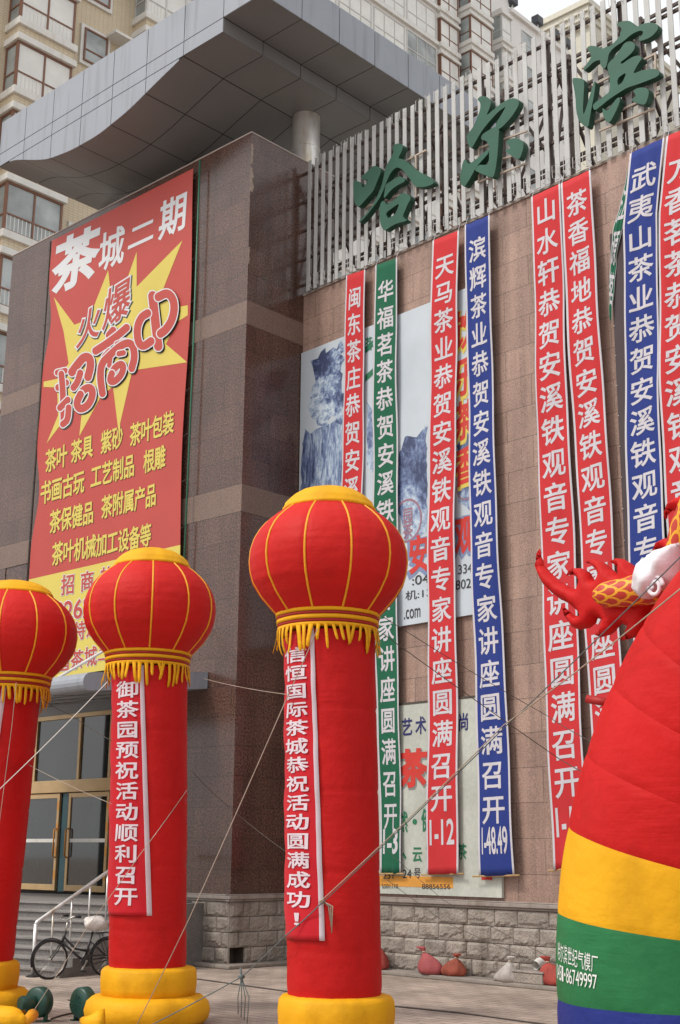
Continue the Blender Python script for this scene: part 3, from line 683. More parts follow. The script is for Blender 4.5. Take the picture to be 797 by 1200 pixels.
char3d('sign_character', 'green raised sign character furthest right above the blue and red banners', 660, 10, 6.376, BIN, [(180, 550, 650, 310), (180, 830, 680, 600), (230, 890, 640, 720), (650, 300, 650, 640), (100, 420, 180, 380)])

# ------------------------------------------------------------------ long banners on the wall
def interp(pts, z):
    pts = sorted(pts, key=lambda p: p[1]); return float(np.interp(z, [p[1] for p in pts], [p[0] for p in pts]))
def banner(label, colour, L, Rr, text, y0, y1, num=None, D=.16, seed=0, batten=False, group='long greeting banners on the market wall', bold=.016, cw=.67, wob=.6, numy=None):
    rnd = random.Random(seed); ph = [rnd.uniform(0, 6) for _ in range(6)]
    Lw = [wuz(*p, D) for p in L]; Rw = [wuz(*p, D) for p in Rr]
    zt, zb_ = (Lw[0][1]+Rw[0][1])/2, (Lw[-1][1]+Rw[-1][1])/2
    def S(s, t, off=0):
        zl = Lw[0][1]+(Lw[-1][1]-Lw[0][1])*t; zr = Rw[0][1]+(Rw[-1][1]-Rw[0][1])*t
        ul, ur = interp(Lw, zl), interp(Rw, zr)
        a = min(1, t*6)
        d = D + wob*a*(.035*math.sin(2.1*t*6.28+ph[0]) + .02*math.sin(5.3*t*6.28+ph[1]+s*1.4) + .022*math.sin(s*5.5+ph[2]+3*t)) + wob*.022*math.sin(s*15+ph[3]+t*2.5)*(.5+.5*math.sin(9*t+ph[4]))
        return W(ul+(ur-ul)*s, zl+(zr-zl)*s, d+off)
    mid = [wuz((L[0][0]+Rr[0][0])/2, y, D)[1] for y in (y0, y1)]
    th = thing('greeting_banner', label, 'banner', S(.5, 0), group)
    ss = [0, .028, .055, .1]+[.1+.8*k/12 for k in range(1, 12)]+[.9, .945, .972, 1]; nt_ = 90
    vs = [S(s, j/nt_) for j in range(nt_+1) for s in ss]; n = len(ss)
    c = MB()
    for i in range(n-1):
        c.add([], [])
    b = 0; c.v = [tuple(v) for v in vs]
    for j in range(nt_):
        for i in range(n-1):
            c.f.append((j*n+i, j*n+i+1, (j+1)*n+i+1, (j+1)*n+i)); c.m.append(1 if (ss[i] < .05 or ss[i] >= .94) else 0); c.uv.append(None)
    o = c.build('cloth', [M[colour], M['c_white']], th, smooth=True, recalc=False)
    so_ = o.modifiers.new('thickness', 'SOLIDIFY'); so_.thickness = .004; so_.offset = -1 
    lt = MB(); H = zt-zb_; sp = (mid[0]-mid[1])/max(1, len(text)-1)
    def put(ch, tc, w_s, h_t, bold, sc_=.5):
        vs_, fs_ = glyph(ch, bold)
        pts = [(sc_+v[0]*w_s, tc-v[1]*h_t) for v in vs_]
        ca_ = [s for s in ss if abs(s-sc_) < w_s/2]; cb = [k/nt_ for k in range(nt_+1) if abs(k/nt_-tc) < h_t/2]
        p2, f2 = cut(pts, fs_, [(0, ca_), (1, cb)])
        lt.add([S(a, b_, .009) for a, b_ in p2], f2)
    for i, ch in enumerate(text):
        z = mid[0]-sp*i; put(ch, (zt-z)/H, cw, sp*.80/H, bold)
    if num:
        lt.build('lettering', M['c_white'], th, recalc=False); lt = MB()
        z = wuz((L[-1][0]+Rr[-1][0])/2, numy or 980, D)[1]; put(num, (zt-z)/H, .74, sp*.74/H, .02)
    lt.build('number' if num else 'lettering', M['c_white'], th, recalc=False)
    if batten:
        p = MB(); a = S(-.18, 1.0); q = S(1.15, 1.0); p.tube([a, q], .016, 6); p.build('batten', M['bamboo'], th)
    for s in (.04, .96):
        p = MB(); a = S(s, 0); p.tube([a, a+WN*-.08+Vector((0, 0, .22))], .007, 5); p.build('tie_cord', M['c_white'], th)
    return th
G_ = '恭贺安溪铁观音专家讲座圆满召开'
banner('red banner leftmost on the wall beside the brown block, its foot behind the big lantern', 'c_red', [(406, 323), (402, 470), (399, 570), (388, 1022)], [(428, 316), (426, 450), (424, 575), (420, 1022)], '闽东茶庄'+G_, 349, 958, None, .17, 1)
banner('green banner hanging down to the right of the largest lantern column', 'c_green', [(440, 311), (437, 600), (446, 1024)], [(465.5, 302), (466, 600), (470, 1024)], '华福茗茶'+G_, 341, 956, '1-3', .15, 2, True, numy=986)
banner('red banner between the green and the blue banner, ending in the number 1-12', 'c_red', [(507, 282), (503, 420), (500.5, 700), (500, 1025)], [(538, 270), (535, 450), (534, 700), (538, 1024)], '天马茶业'+G_, 311, 935, '1-12', .17, 3, True, numy=975)
banner('blue banner ending in the number 1-48.49 beside a bare strip of wall', 'c_blue', [(545, 264), (548, 450), (553, 700), (562, 1027)], [(574, 252), (577.5, 450), (589, 750), (603, 1026)], '滨辉茶业'+G_, 292, 949, '1-48.49', .18, 4, True, numy=985)
banner('red banner with its first character shaped like a three-pronged hill, left of a red pair', 'c_red', [(622.5, 231), (628.4, 450), (634, 660), (649, 1020)], [(656.5, 215), (664.8, 450), (676, 700), (690, 1016)], '山水轩'+G_, 247, 917, '1-12', .16, 5, True, numy=962)
banner('red banner right of a red pair, next to the dark board', 'c_red', [(657.5, 215), (668.5, 450), (683, 700), (703, 1015)], [(692, 199), (707.4, 450), (722, 690), (746, 1010)], '茶香福地'+G_, 238, 924, '1-9', .19, 6)
banner('narrow twisted green banner curling beside the dark board', 'c_green', [(738, 190), (719, 270), (714, 320), (715, 372)], [(744, 184), (737, 235), (722, 300), (717, 378)], '江源茗', 236, 330, None, .20, 7, wob=.4, cw=.8)
banner('wide blue banner behind the dragon tail in front of the dark board', 'c_blue', [(738, 180), (730, 268), (732.5, 450), (737.5, 668), (752, 1005)], [(779, 161), (770.5, 250), (772.6, 450), (779, 600), (796, 1000)], '武夷山茶业'+G_, 206, 928, '1-7', .30, 8)
banner('red banner furthest right, cut by the edge of the photo', 'c_red', [(781, 160), (771.5, 250), (774, 450), (780.5, 600), (799, 1000)], [(826, 141), (817, 250), (819, 450), (826, 600), (846, 990)], '方香茗茶'+G_, 193, 912, '1-5', .30, 9)
db = thing('dark_board', 'blank dark brown board behind the wide blue banner', 'board', W(9, 8))
a = wuz(713.5, 275, .16); b = wuz(731, 700, .16)
c = MB(); c.box((8.72, -.16, 3.2), (11.9, -.04, a[1]), T=lambda v: W(v.x, v.z, -v.y)); c.build('panel', M['c_dark'], db)
c = MB()
for k in range(16):
    p = W(8.735, 3.5+k*.57, .165); c.lathe([(.012, 0), (.008, .012), (0, .014)], p, 6, axis=WN)
c.build('rivet', M['alu'], db)

# ------------------------------------------------------------------ printed boards on the wall
def put_px(mb, txt, cx, cy, xv, yv, P, mi=0, bold=.014, shade=None):
    """print a character on a plane: centre and the two edge vectors of its cell as seen on that plane"""
    vs, fs = glyph(txt, bold)
    mb.add([P(cx+v[0]*xv[0]-v[1]*yv[0]*1, cy+v[0]*xv[1]-v[1]*yv[1]) for v in vs], fs, mi)
b1 = thing('printed_billboard', 'big pale blue billboard with an ink landscape behind the banners', 'billboard', W(2.6, 6.65))
c = MB(); c.box((.03, -.075, 6.65), (5.25, -.01, 13.42), T=lambda v: W(v.x, v.z, -v.y)); c.build('panel', M['paperblue'], b1)
def blob(mb, pts, d, seed, jag=.05, mi=0):
    rnd = random.Random(seed); out = []
    for i in range(len(pts)):
        a, b = pts[i], pts[(i+1) % len(pts)]; n = max(2, int(math.dist(a, b)/.12))
        for k in range(n): t = k/n; out.append((a[0]+(b[0]-a[0])*t+rnd.uniform(-jag, jag), a[1]+(b[1]-a[1])*t+rnd.uniform(-jag, jag)))
    tris = tessellate_polygon([[Vector((p[0], p[1], 0)) for p in out]])
    mb.add([W(p[0], p[1], d) for p in out], [tuple(t) for t in tris], mi, [(p[0], p[1]) for p in out])
P1 = lambda d: (lambda x, y: W(*wuz(x, y, d), d))
def pxs(L, d): return [wuz(x, y, d) for x, y in L]
c = MB()
blob(c, pxs([(366, 425), (376, 412), (402, 402), (402, 480), (398, 500), (388, 488), (380, 505), (366, 490), (362, 470), (368, 450)], .079), .079, 1, .09); art = c.build('ink_tree', M['ink1'], b1, recalc=False)
c = MB(); blob(c, pxs([(357, 500), (364, 508), (378, 498), (402, 492), (402, 578), (352, 578)], .077), .077, 7, .05); c.build('ink_cliff', M['ink3'], b1, recalc=False)
c = MB()
blob(c, pxs([(466, 545), (480, 520), (500, 500), (500, 625), (478, 640), (466, 600)], .078), .078, 2, .04); blob(c, pxs([(430, 470), (436, 480), (440, 560), (430, 545)], .079), .079, 3, .03); blob(c, pxs([(536, 520), (552, 500), (552, 600), (537, 590)], .078), .078, 4, .04)
blob(c, pxs([(466, 600), (500, 560), (500, 500), (490, 512), (476, 508), (470, 530)], .080), .080, 9, .07); c.build('ink_rock', M['ink2'], b1, recalc=False)
c = MB(); d = .080
for (x, y, w_, h_, s_) in ((425, 440, 3, 14, 1), ): pass
P = P1(.084)
for ch, x, y in (('饮', 545, 385), ('乐', 545, 440), ('茶', 544, 492), ('香', 545, 545)): put_px(c, ch, x, y, (24, -9), (-1, 44), P, 0, .03)
c.build('red_lettering', M['p_scarlet'], b1, recalc=False); c = MB()
for ch, x, y in (('安', 491, 649), ('溪', 518, 638), ('观', 545, 626)): put_px(c, ch, x, y, (22, -5), (0, 42), P, 0, .035)
c.build('red_lettering', M['p_scarlet'], b1, recalc=False)
c = MB(); P = P1(.080)
for ch, x, y in (('安', 490, 651), ('溪', 517, 640), ('观', 544, 628)): put_px(c, ch, x, y, (24, -5), (0, 45), P, 0, .075)
c.build('blue_outline', mat('outline_blue', lin(120, 135, 170), .6), b1, recalc=False)
c = MB(); P = P1(.082)
for ch, x, y in (('饮', 546, 387), ('乐', 546, 442), ('茶', 545, 494), ('香', 546, 547)): put_px(c, ch, x, y, (25, -9), (-1, 46), P, 0, .06)
c.build('yellow_outline', M['p_yel'], b1, recalc=False)
c = MB(); P = P1(.083)
for t_, x, y, w_ in ((':04', 493, 679, 20), ('3349', 548, 666, 22), ('机:13', 490, 696, 30), ('8024', 546, 684, 24), ('.com', 483, 719, 19)):
    c = MB(); put_px(c, t_, x, y, (w_, -w_*.16), (0, 11), P, 0, .004); c.build('black_lettering', M['p_ink'], b1, recalc=False)
for (px_, py_) in ((432, 405), (433, 438)):
    c = MB(); blob(c, pxs([(428, py_+2), (437, py_-6), (437, py_+1), (428, py_+9)], .081), .081, 5, .01); c.build('green_logo', M['p_green'], b1, recalc=False)
c = MB(); put_px(c, '茗', 432, 403, (8, -2), (0, 16), P1(.083)); c.build('green_logo', M['p_green'], b1, recalc=False)
# seal stamps
c = MB()
for (x, y, r) in ((477, 610, .42), (546, 570, .25)):
    u, z = wuz(x, y, .083); n = 24
    c.add([W(u+math.cos(6.283*k/n)*rr, z+math.sin(6.283*k/n)*rr*1.1, .083) for rr in (r, r*.9) for k in range(n)], [(k, (k+1) % n, n+(k+1) % n, n+k) for k in range(n)])
put_px(c, '园', 478, 604, (11, -3), (0, 18), P1(.083)); put_px(c, '茶', 478, 622, (11, -3), (0, 18), P1(.083)); c.build('seal_print', mat('seal_red', lin(150, 110, 125), .6), b1, recalc=False)

b2 = thing('printed_billboard', 'lower pale green billboard with tea advertising and an orange strip', 'billboard', W(4, 1.44))
c = MB(); c.box((2.2, -.075, 1.45), (5.72, -.01, 5.06), T=lambda v: W(v.x, v.z, -v.y)); c.build('panel', M['papergreen'], b2)
c = MB(); c.box((2.17, -.085, 5.062), (5.3, -.01, 5.10), T=lambda v: W(v.x, v.z, -v.y)); c.build('top_trim', M['wire'], b2)
c = MB(); P = P1(.082)
for ch, x, y in (('艺', 477, 852), ('术', 493, 850), ('时', 522, 848), ('尚', 543, 846)): put_px(c, ch, x, y, (12, -1.5), (0, 20), P, 0, .02)
c.build('navy_lettering', M['p_navy'], b2, recalc=False)
c = MB(); put_px(c, '茶', 484, 900, (32, -2), (0, 42), P1(.086), 0, .04); c.build('red_lettering', M['p_scarlet'], b2, recalc=False)
c = MB(); put_px(c, '茶', 485, 902, (32, -2), (0, 42), P1(.082), 0, .05); c.build('grey_shadow', mat('print_grey', lin(130, 130, 128), .6), b2, recalc=False)
c = MB(); P = P1(.082)
for ch, x, y, w_, h_ in (('然', 471, 963, 13, 24), ('·', 486, 963, 4, 5), ('健', 501, 961, 14, 26), ('康', 521, 960, 14, 26), ('、', 474, 1003, 4, 7), ('云', 489, 1001, 11, 18), ('南', 505, 1001, 11, 18), ('茶', 541, 998, 11, 18)): put_px(c, ch, x, y, (w_, 0), (0, h_), P, 0, .02)
c.build('green_lettering', M['p_green'], b2, recalc=False)
c = MB()
for t_, x, y, w_, h_ in (('24', 477, 1024, 10, 10), ('号', 489, 1023, 8, 12), ('231', 455, 1026, 12, 8)):
    c = MB(); put_px(c, t_, x, y, (w_, 0), (0, h_), P, 0, .008); c.build('black_lettering', M['p_ink'], b2, recalc=False)
c = MB(); q0, q1 = wuz(440, 1038, .08), wuz(531, 1038, .08); c.box((q0[0], -.079, 1.59), (q1[0], -.0755, 1.79), T=lambda v: W(v.x, v.z, -v.y)); st_ = c.build('orange_strip', M['p_orange'], b2)
c = MB(); put_px(c, '5501110', 457, 1038.5, (19, 0), (0, 5.2), P1(.083), 0, .003); c.build('number', M['p_ink'], st_, recalc=False); c = MB(); put_px(c, '88856556', 511, 1039, (33, 0), (0, 5.6), P1(.083), 0, .003); c.build('number', M['p_ink'], st_, recalc=False)
c = MB(); blob(c, pxs([(564, 1022), (577, 1022), (577, 1032), (564, 1031)], .082), .082, 6, .01); blob(c, pxs([(560, 905), (562, 905), (565, 1025), (561, 1025)], .083), .083, 6, .01); c.build('small_picture', M['p_scarlet'], b2, recalc=False)

# ------------------------------------------------------------------ the big red poster on the entrance block
YPo = YP-.12
PP = lambda off: (lambda x, y: hy(x, y, YPo-off))
po = thing('poster', 'huge faded red tea market poster with a yellow starburst', 'poster', (-25.2, YP, 6.2))
xl, xr = hy(62, 285, YPo).x, hy(229, 195, YPo).x; zt = hy(229, 195, YPo).z-.02; zy = hy(123, 663, YPo).z; zbm = hy(76, 792, YPo).z
c = MB(); nn = 60
def pe(z, s):      # the loose left and right edges wander a little
    return (xl+.10*math.sin(z*1.3)-.05*math.sin(z*2.7) if s == 0 else xr+.05*math.sin(z*.9+1)-.03)
for j in range(nn):
    za, zc = zt-(zt-zbm)*j/nn, zt-(zt-zbm)*(j+1)/nn; mi = 0 if (za+zc)/2 > zy else 1
    c.add([(pe(za, 0), YPo, za), (pe(za, 1), YPo, za), (pe(zc, 1), YPo, zc), (pe(zc, 0), YPo, zc), (pe(za, 0), YPo+.01, za), (pe(za, 1), YPo+.01, za), (pe(zc, 1), YPo+.01, zc), (pe(zc, 0), YPo+.01, zc)], [(0, 3, 2, 1), (4, 5, 6, 7), (0, 4, 7, 3), (1, 2, 6, 5)]+([(0, 1, 5, 4)] if j == 0 else []), mi)
c.build('vinyl_sheet', [M['p_red'], M['p_yel']], po)
k_ = 4.428; S_ = lambda L: [(50+a/k_, 270+b/k_) for a, b in L]
star = S_([(58,345),(165,490),(240,460),(340,205),(350,300),(425,290),(488,110),(488,292),(725,52),(625,305),(690,400),(753,388),(753,440),(690,480),(640,590),(750,684),(495,722),(462,740),(393,1040),(365,810),(300,865),(190,1068),(205,925),(145,940),(20,1105),(80,960),(75,815),(5,812),(5,785),(75,770),(135,690),(108,520)])
c = MB(); tr_ = tessellate_polygon([[Vector((x, y, 0)) for x, y in star]]); c.add([hy(x, y, YPo-.004) for x, y in star], [tuple(t) for t in tr_]); c.build('starburst', M['p_yel'], po, recalc=False)
def layered(items, bolds, mats, names, d0):
    for lv, (bo, ma, nm, dx) in enumerate(zip(bolds, mats, names, (1.2, 0, 0)) if len(bolds) == 3 else zip(bolds, mats, names, (0, 0))):
        c = MB()
        for ch, x, y, xv, yv in items: put_px(c, ch, x+dx, y+dx, xv, yv, PP(d0+.004*lv), 0, bo)
        c.build(nm, M[ma], po, recalc=False)
c = MB()
for ch, x, y, xv, yv, bo in (('茶', 89, 304, (50, -22), (-7, 62), .035), ('城', 131, 291, (28, -12), (-3, 44), .02), ('二', 166, 274, (28, -13), (-3, 22), .025), ('期', 203, 252, (31, -15), (-3, 44), .02)): put_px(c, ch, x, y, xv, yv, PP(.006), 0, bo)
c.build('white_heading', M['p_white'], po, recalc=False)
layered([('火', 104, 381, (26, -16), (-4, 40)), ('爆', 137, 355, (30, -19), (-4, 46))], (.06, .055, .015), ('p_black', 'p_white', 'p_red'), ('heading_shadow', 'heading_outline', 'red_heading'), .008)
# 招商中 in fat bubble strokes
bub = [([(76,738),(118,728)],15),([(80,815),(122,790)],17),([(97,745),(105,830),(108,1000)],17),([(90,920),(130,880)],17),([(105,1005),(130,985),(135,920)],17),
       ([(152,735),(185,690),(215,655),(245,660),(250,705),(235,760)],22),([(195,740),(180,790),(160,815)],18),([(185,870),(215,820),(255,815),(260,860),(235,910),(195,930),(175,905),(185,870)],20),
       ([(345,545),(365,520)],20),([(275,625),(330,590),(390,545),(435,505)],20),([(385,590),(425,575)],14),([(318,655),(345,625)],14),
       ([(310,845),(298,760),(305,690),(345,650),(400,600),(445,580),(470,600),(478,660),(462,715)],20),([(345,700),(352,660)],13),([(395,640),(420,635)],14),([(352,760),(370,715),(405,690),(420,705),(412,745),(375,785),(350,785),(352,760)],18),
       ([(570,340),(580,430),(592,540),(600,600)],25),([(545,430),(510,450),(488,510),(495,580),(520,605),(562,575)],21),([(600,345),(645,322),(675,350),(685,400),(672,465),(640,515),(612,535)],22)]
def capsule(c, pts, r, grow, off, mi, dx=0):
    for _ in range(2):
        if len(pts) > 2:
            closed = pts[0] == pts[-1]; q = [pts[0]]
            for a, b in zip(pts[:-1], pts[1:]): q += [(a[0]*.75+b[0]*.25, a[1]*.75+b[1]*.25), (a[0]*.25+b[0]*.75, a[1]*.25+b[1]*.75)]
            q.append(pts[-1]); pts = q[1:-1]+[q[1]] if closed else q
    P_ = [(50+(a+dx)/k_, 270+(b+dx)/k_) for a, b in pts]; rr = (r+grow)/k_; cl = []
    n = 18; polys_ = []
    for i in range(len(P_)-1):
        cl = [(x+rr*math.cos(6.283*k/n), y+rr*math.sin(6.283*k/n)*1.15) for x, y in (P_[i], P_[i+1]) for k in range(n)]
        pts_ = sorted(cl); hull = []
        for seq in (pts_, pts_[::-1]):
            h = []
            for p in seq:
                while len(h) > 1 and (h[-1][0]-h[-2][0])*(p[1]-h[-2][1])-(h[-1][1]-h[-2][1])*(p[0]-h[-2][0]) <= 0: h.pop()
                h.append(p)
            hull += h[:-1]
        polys_.append(hull)
    for i, hull in enumerate(polys_): c.add([hy(x, y, YPo-off-.0001*i) for x, y in hull], [tuple(range(len(hull)))], mi)
c = MB()
for i, (p, r) in enumerate(bub): capsule(c, p, r*.92, 4.5, .006+.0002*i, 0, 7)
c.build('bubble_shadow', [M['p_black']], po, recalc=False)
c = MB()
for i, (p, r) in enumerate(bub): capsule(c, p, r*.92, 4.5, .010+.0022*i, 0); capsule(c, p, r*.92, -.5, .0111+.0022*i, 1)
c.build('bubble_lettering', [M['p_white'], M['p_red']], po, recalc=False)
rows = [(('茶叶', 66, 537), ('茶具', 96, 526), ('紫砂', 131, 515), ('茶叶包装', 178, 502)), (('书画古玩', 73, 571), ('工艺制品', 132, 552), ('根雕', 181, 538)), (('茶保健品', 84, 606), ('茶附属产品', 151, 587)), (('茶叶机械加工设备等', 119, 638),)]
Ls, Sh = MB(), MB()
for ri, row in enumerate(rows):
    for tx, x, y in row:
        n = len(tx); sp = 12.9
        for i, ch in enumerate(tx):
            xx = x+(i-(n-1)/2)*sp; yy = y-(i-(n-1)/2)*sp*(.34-.045*ri)
            put_px(Ls, ch, xx, yy, (12.2, -4.2), (-.8, 26), PP(.008), 0, .022); put_px(Sh, ch, xx+.8, yy+.6, (12.2, -4.2), (-.8, 26), PP(.005), 0, .022)
Ls.build('yellow_lettering', M['p_yel'], po, recalc=False); Sh.build('lettering_shadow', mat('letter_shadow', (.12, .03, .02), .6), po, recalc=False)
it = [('招', 79.5, 685, (15, -2.6), (-.8, 23)), ('商', 102, 681, (15, -2.6), (-.8, 23)), ('热', 125, 676, (15, -2.6), (-.8, 23)), ('线', 148, 672, (15, -2.6), (-.8, 23)),
      ('82628866', 108, 711, (88, -14), (-.8, 22)), ('诚', 67, 746, (13, -2), (-.8, 21)), ('邀', 81, 744, (13, -2), (-.8, 21)), ('特', 93, 739, (13, -2), (-.8, 21)), ('邀', 108, 736, (13, -2), (-.8, 21)), ('茶', 90, 773, (14, -1.6), (-.8, 22)), ('城', 106, 769, (14, -1.6), (-.8, 22)), ('国', 74, 776, (14, -1.6), (-.8, 22)), ('二', 122, 767, (14, -1.6), (-.8, 12))]
layered(it, (.05, .018), ('p_white', 'p_red'), ('hotline_outline', 'hotline_lettering'), .006)
c = MB(); xg = hy(230, 200, YPo-.05).x+.10
c.tube([(xg, YPo-.03, zt+.1), (xg+.02, YPo-.03, 13), (xg-.02, YPo-.03, zbm)], .022, 8); c.build('edge_pole', M['greenpole'], po, smooth=True)
c = MB(); c.tube([(xl-.12, YPo-.0, zt), (xl-.1, YPo, zbm)], .03, 8); c.build('edge_pole', M['wire'], po, smooth=True)
c = MB()
for k in range(11):
    z = zt-.3-k*(zt-zbm)/11
    for s_, xp in ((1, xg), (0, xl-.12)): c.tube([(pe(z, s_), YPo-.006, z), (xp, YPo-.06, z+.03)], .006, 5)
c.build('lacing', M['wire'], po)

# ------------------------------------------------------------------ apartment towers beyond
def window(b, P, u0, u1, z0, z1, frame, glass, nm, bars=True, sill=None, d=.06, curtain=False, fw=.07):
    """P(u, z, d): point on the facade"""
    f = MB()
    T = lambda v: P(v.x, v.z, v.y)
    f.box((u0, 0, z0), (u0+fw, d, z1), T=T); f.box((u1-fw, 0, z0), (u1, d, z1), T=T); f.box((u0+fw, 0, z0), (u1-fw, d, z0+fw), T=T); f.box((u0+fw, 0, z1-fw), (u1-fw, d, z1), T=T)
    n = max(1, int(round((u1-u0)/1.15)))
    for k in range(1, n): u = u0+(u1-u0)*k/n; f.box((u-fw*.4, 0, z0+fw), (u+fw*.4, d-.004, z1-fw), T=T)
    if bars: zm = z0+(z1-z0)*.36; f.box((u0+fw, 0, zm-.03), (u1-fw, d-.008, zm+.03), T=T)
    o = f.build('window', M[frame], b)
    gl = MB(); gl.box((u0+fw*.5, 0.005, z0+fw*.5), (u1-fw*.5, .02, z1-fw*.5), T=T); gl.build('pane', M[glass], o)
    if sill:
        s = MB(); s.box((u0-.15, -.0, z0-.22), (u1+.15, .28, z0-.003), T=T); s.build('sill', M['trim_w'], o)
    return o
XT = -40.0
tw = thing('apartment_tower', 'tan tiled apartment tower with white ledged bay windows behind the roof canopy', 'building', (XT, 30, 0))
c = MB(); c.box((XT-14, 21.6, 0), (XT, 38.5, 60)); c.build('wall', M['tan_brick'], tw, uvbox=0)
c = MB(); c.box((XT-14, 38.5, 0), (XT-.02, 55, 27.6)); c.build('low_wing', M['tan_brick'], tw, uvbox=0)
FH = 2.95; zf0 = hx(20, 22, XT+.9).z-.0
def bay(Y0, Y1, zs_, dep, frame, gl):
    for z in zs_:
        for (za, zc, g_) in ((z-.30, z, .10), (z+2.0, z+2.27, .10)):
            s = MB(); s.box((XT+.0, Y0-g_, za), (XT+dep+g_, Y1+g_, zc)); s.build('bay_ledge', M['trim_w'], tw, bevel=.02)
        s = MB(); s.box((XT, Y0, z+2.272), (XT+dep-.02, Y1, z+FH-.302)); s.build('bay_spandrel', M['tan_brick'], tw, uvbox=0)
        s = MB(); s.box((XT, Y0+.10, z), (XT+dep-.12, Y1-.10, z+2.0)); s.build('bay_core', M['glass2'], tw)
        window(tw, lambda u, zz, d: Vector((XT+dep-.1+d, u, zz)), Y0, Y1, z+.002, z+1.998, frame, gl if z > zc_-FH*1.5 else 'glass2', 'w', fw=.09)
        window(tw, lambda u, zz, d: Vector((XT+u, Y0+.08-d, zz)), 0.0, dep-.10, z+.002, z+1.998, frame, 'glass2', 'w', fw=.09)
        r_ = MB()
        for k in range(int((Y1-Y0)/.17)): r_.box((XT+dep-.085, Y0+.1+k*.17, z+.1), (XT+dep-.07, Y0+.14+k*.17, z+.7))
        r_.build('balustrade', M['trim_w'], tw)
yA = hx(21, 60, XT+.9).y; yA1 = hx(87, 60, XT+.9).y
zc_ = hx(17, 100, XT+.9).z
zsA = [zc_+FH*k for k in (-7, -6, -5, -4, -3, -2, -1, 0, 1, 2)]
bay(yA, yA1, zsA, .9, 'brownframe', 'curtainglass')
yC = hx(172, 20, XT+.9).y; bay(yC, yC+3.2, [zc_+FH*k+.4 for k in (-1, 0, 1, 2)], .9, 'alu', 'curtainglass')
for k in (-3, -2, -1, 0, 1, 2):
    ua, ub = hx(96, 60, XT).y, hx(124, 55, XT).y; zz = hx(97, 72, XT).z+FH*k
    s = MB(); s.box((XT, ua-.15, zz-.16), (XT+.1, ub+.15, zz+1.66)); s.build('window_surround', M['trim_w'], tw)
    window(tw, lambda u, z, d: Vector((XT+.10+d, u, z)), ua, ub, zz, zz+1.5, 'brownframe', 'glass2', 'w')
for k in (-1, 0, 1):
    y = hx(139, 42, XT).y; s = MB(); s.box((XT, y-.7, hx(139, 44, XT+.5).z+FH*k), (XT+.75, y+.5, hx(139, 44, XT+.5).z+.12+FH*k)); s.build('cooler_ledge', M['trim_w'], tw)
# white tower
XW = -52.0
wt = thing('apartment_tower', 'white glazed apartment tower with stacked bays against the pale sky', 'building', (XW, 55, 0))
yE = hx(597, 20, XW).y
c = MB(); c.box((XW-16, 44, 0), (XW, yE, 75)); c.build('wall', M['white_tile'], wt, uvbox=0)
zr = hx(594, 12, XW).z
c = MB(); c.box((XW-14, yE+.01, 0), (XW-.02, hx(664, 66, XW).y, zr)); c.box((XW-14.1, yE+.01, zr), (XW+.25, hx(664, 66, XW).y+.2, zr+.35)); c.build('lower_wing', M['white_tile'], wt, uvbox=0)
FH2 = 2.95; zW = hx(515, 94, XW).z
PW = lambda u, z, d: Vector((XW+d, u, z))
y0w, y1w = 44.5, hx(512, 60, XW).y
for k in range(-9, 5):
    z = zW+FH2*k
    if z+2 < 22: continue
    n = 6; wd = (y1w-y0w)/n
    for i in range(n):
        window(wt, PW, y0w+i*wd+.12, y0w+(i+1)*wd-.12, z+.1, z+2.35, 'alu', 'glass2' if (i*7+k*3) % 5 == 0 else 'curtainglass', 'w', bars=True)
    s = MB(); s.box((XW, y0w, z-.35), (XW+.22, y1w, z-.05)); s.build('floor_band', M['trim_w'], wt)
def wbay(Ya, Yb, zs_, dep, dark):
    for z in zs_:
        s = MB(); s.box((XW, Ya-.1, z-.42), (XW+dep+.12, Yb+.1, z-.06)); s.box((XW, Ya-.1, z+1.98), (XW+dep+.12, Yb+.1, z+2.2)); s.box((XW, Ya, z+2.201), (XW+dep-.03, Yb, z+FH2-.421)); s.box((XW, Ya+.05, z-.059), (XW+dep-.08, Yb-.05, z+1.979)); s.build('bay_ledge', M['trim_w'], wt)
        window(wt, lambda u, zz, d: Vector((XW+dep-.08+d, u, zz)), Ya, Yb, z-.05, z+1.97, dark, 'curtainglass', 'w')
        window(wt, lambda u, zz, d: Vector((XW+u, Ya+.05-d, zz)), 0.02, dep-.1, z-.05, z+1.97, dark, 'glass2', 'w')
zsB = [zW+FH2*k for k in range(-6, 4)]
ya, yb = hx(517, 60, XW+.3).y, hx(538, 60, XW+.3).y; wbay(ya, yb, zsB, .3, 'brownframe')
ya, yb = hx(552, 30, XW+1.1).y, hx(577, 50, XW+1.1).y; wbay(ya, yb, [z+1.2 for z in zsB], 1.1, 'brownframe')
ya, yb = hx(589, 40, XW+1.0).y, hx(600, 50, XW+1.0).y; wbay(ya, yb, [z+.5 for z in zsB if z+3 < zr], 1.0, 'alu')
for k in range(-6, 3):
    z = zr-2.4+FH2*(k-2)
    for yy in (yE+1.6, yE+4.2, yE+7): window(wt, lambda u, zz, d: Vector((XW-.02+d, u, zz)), yy, yy+1.5, z, z+1.7, 'alu', 'glass2' if yy < yE+2 else 'curtainglass', 'w')
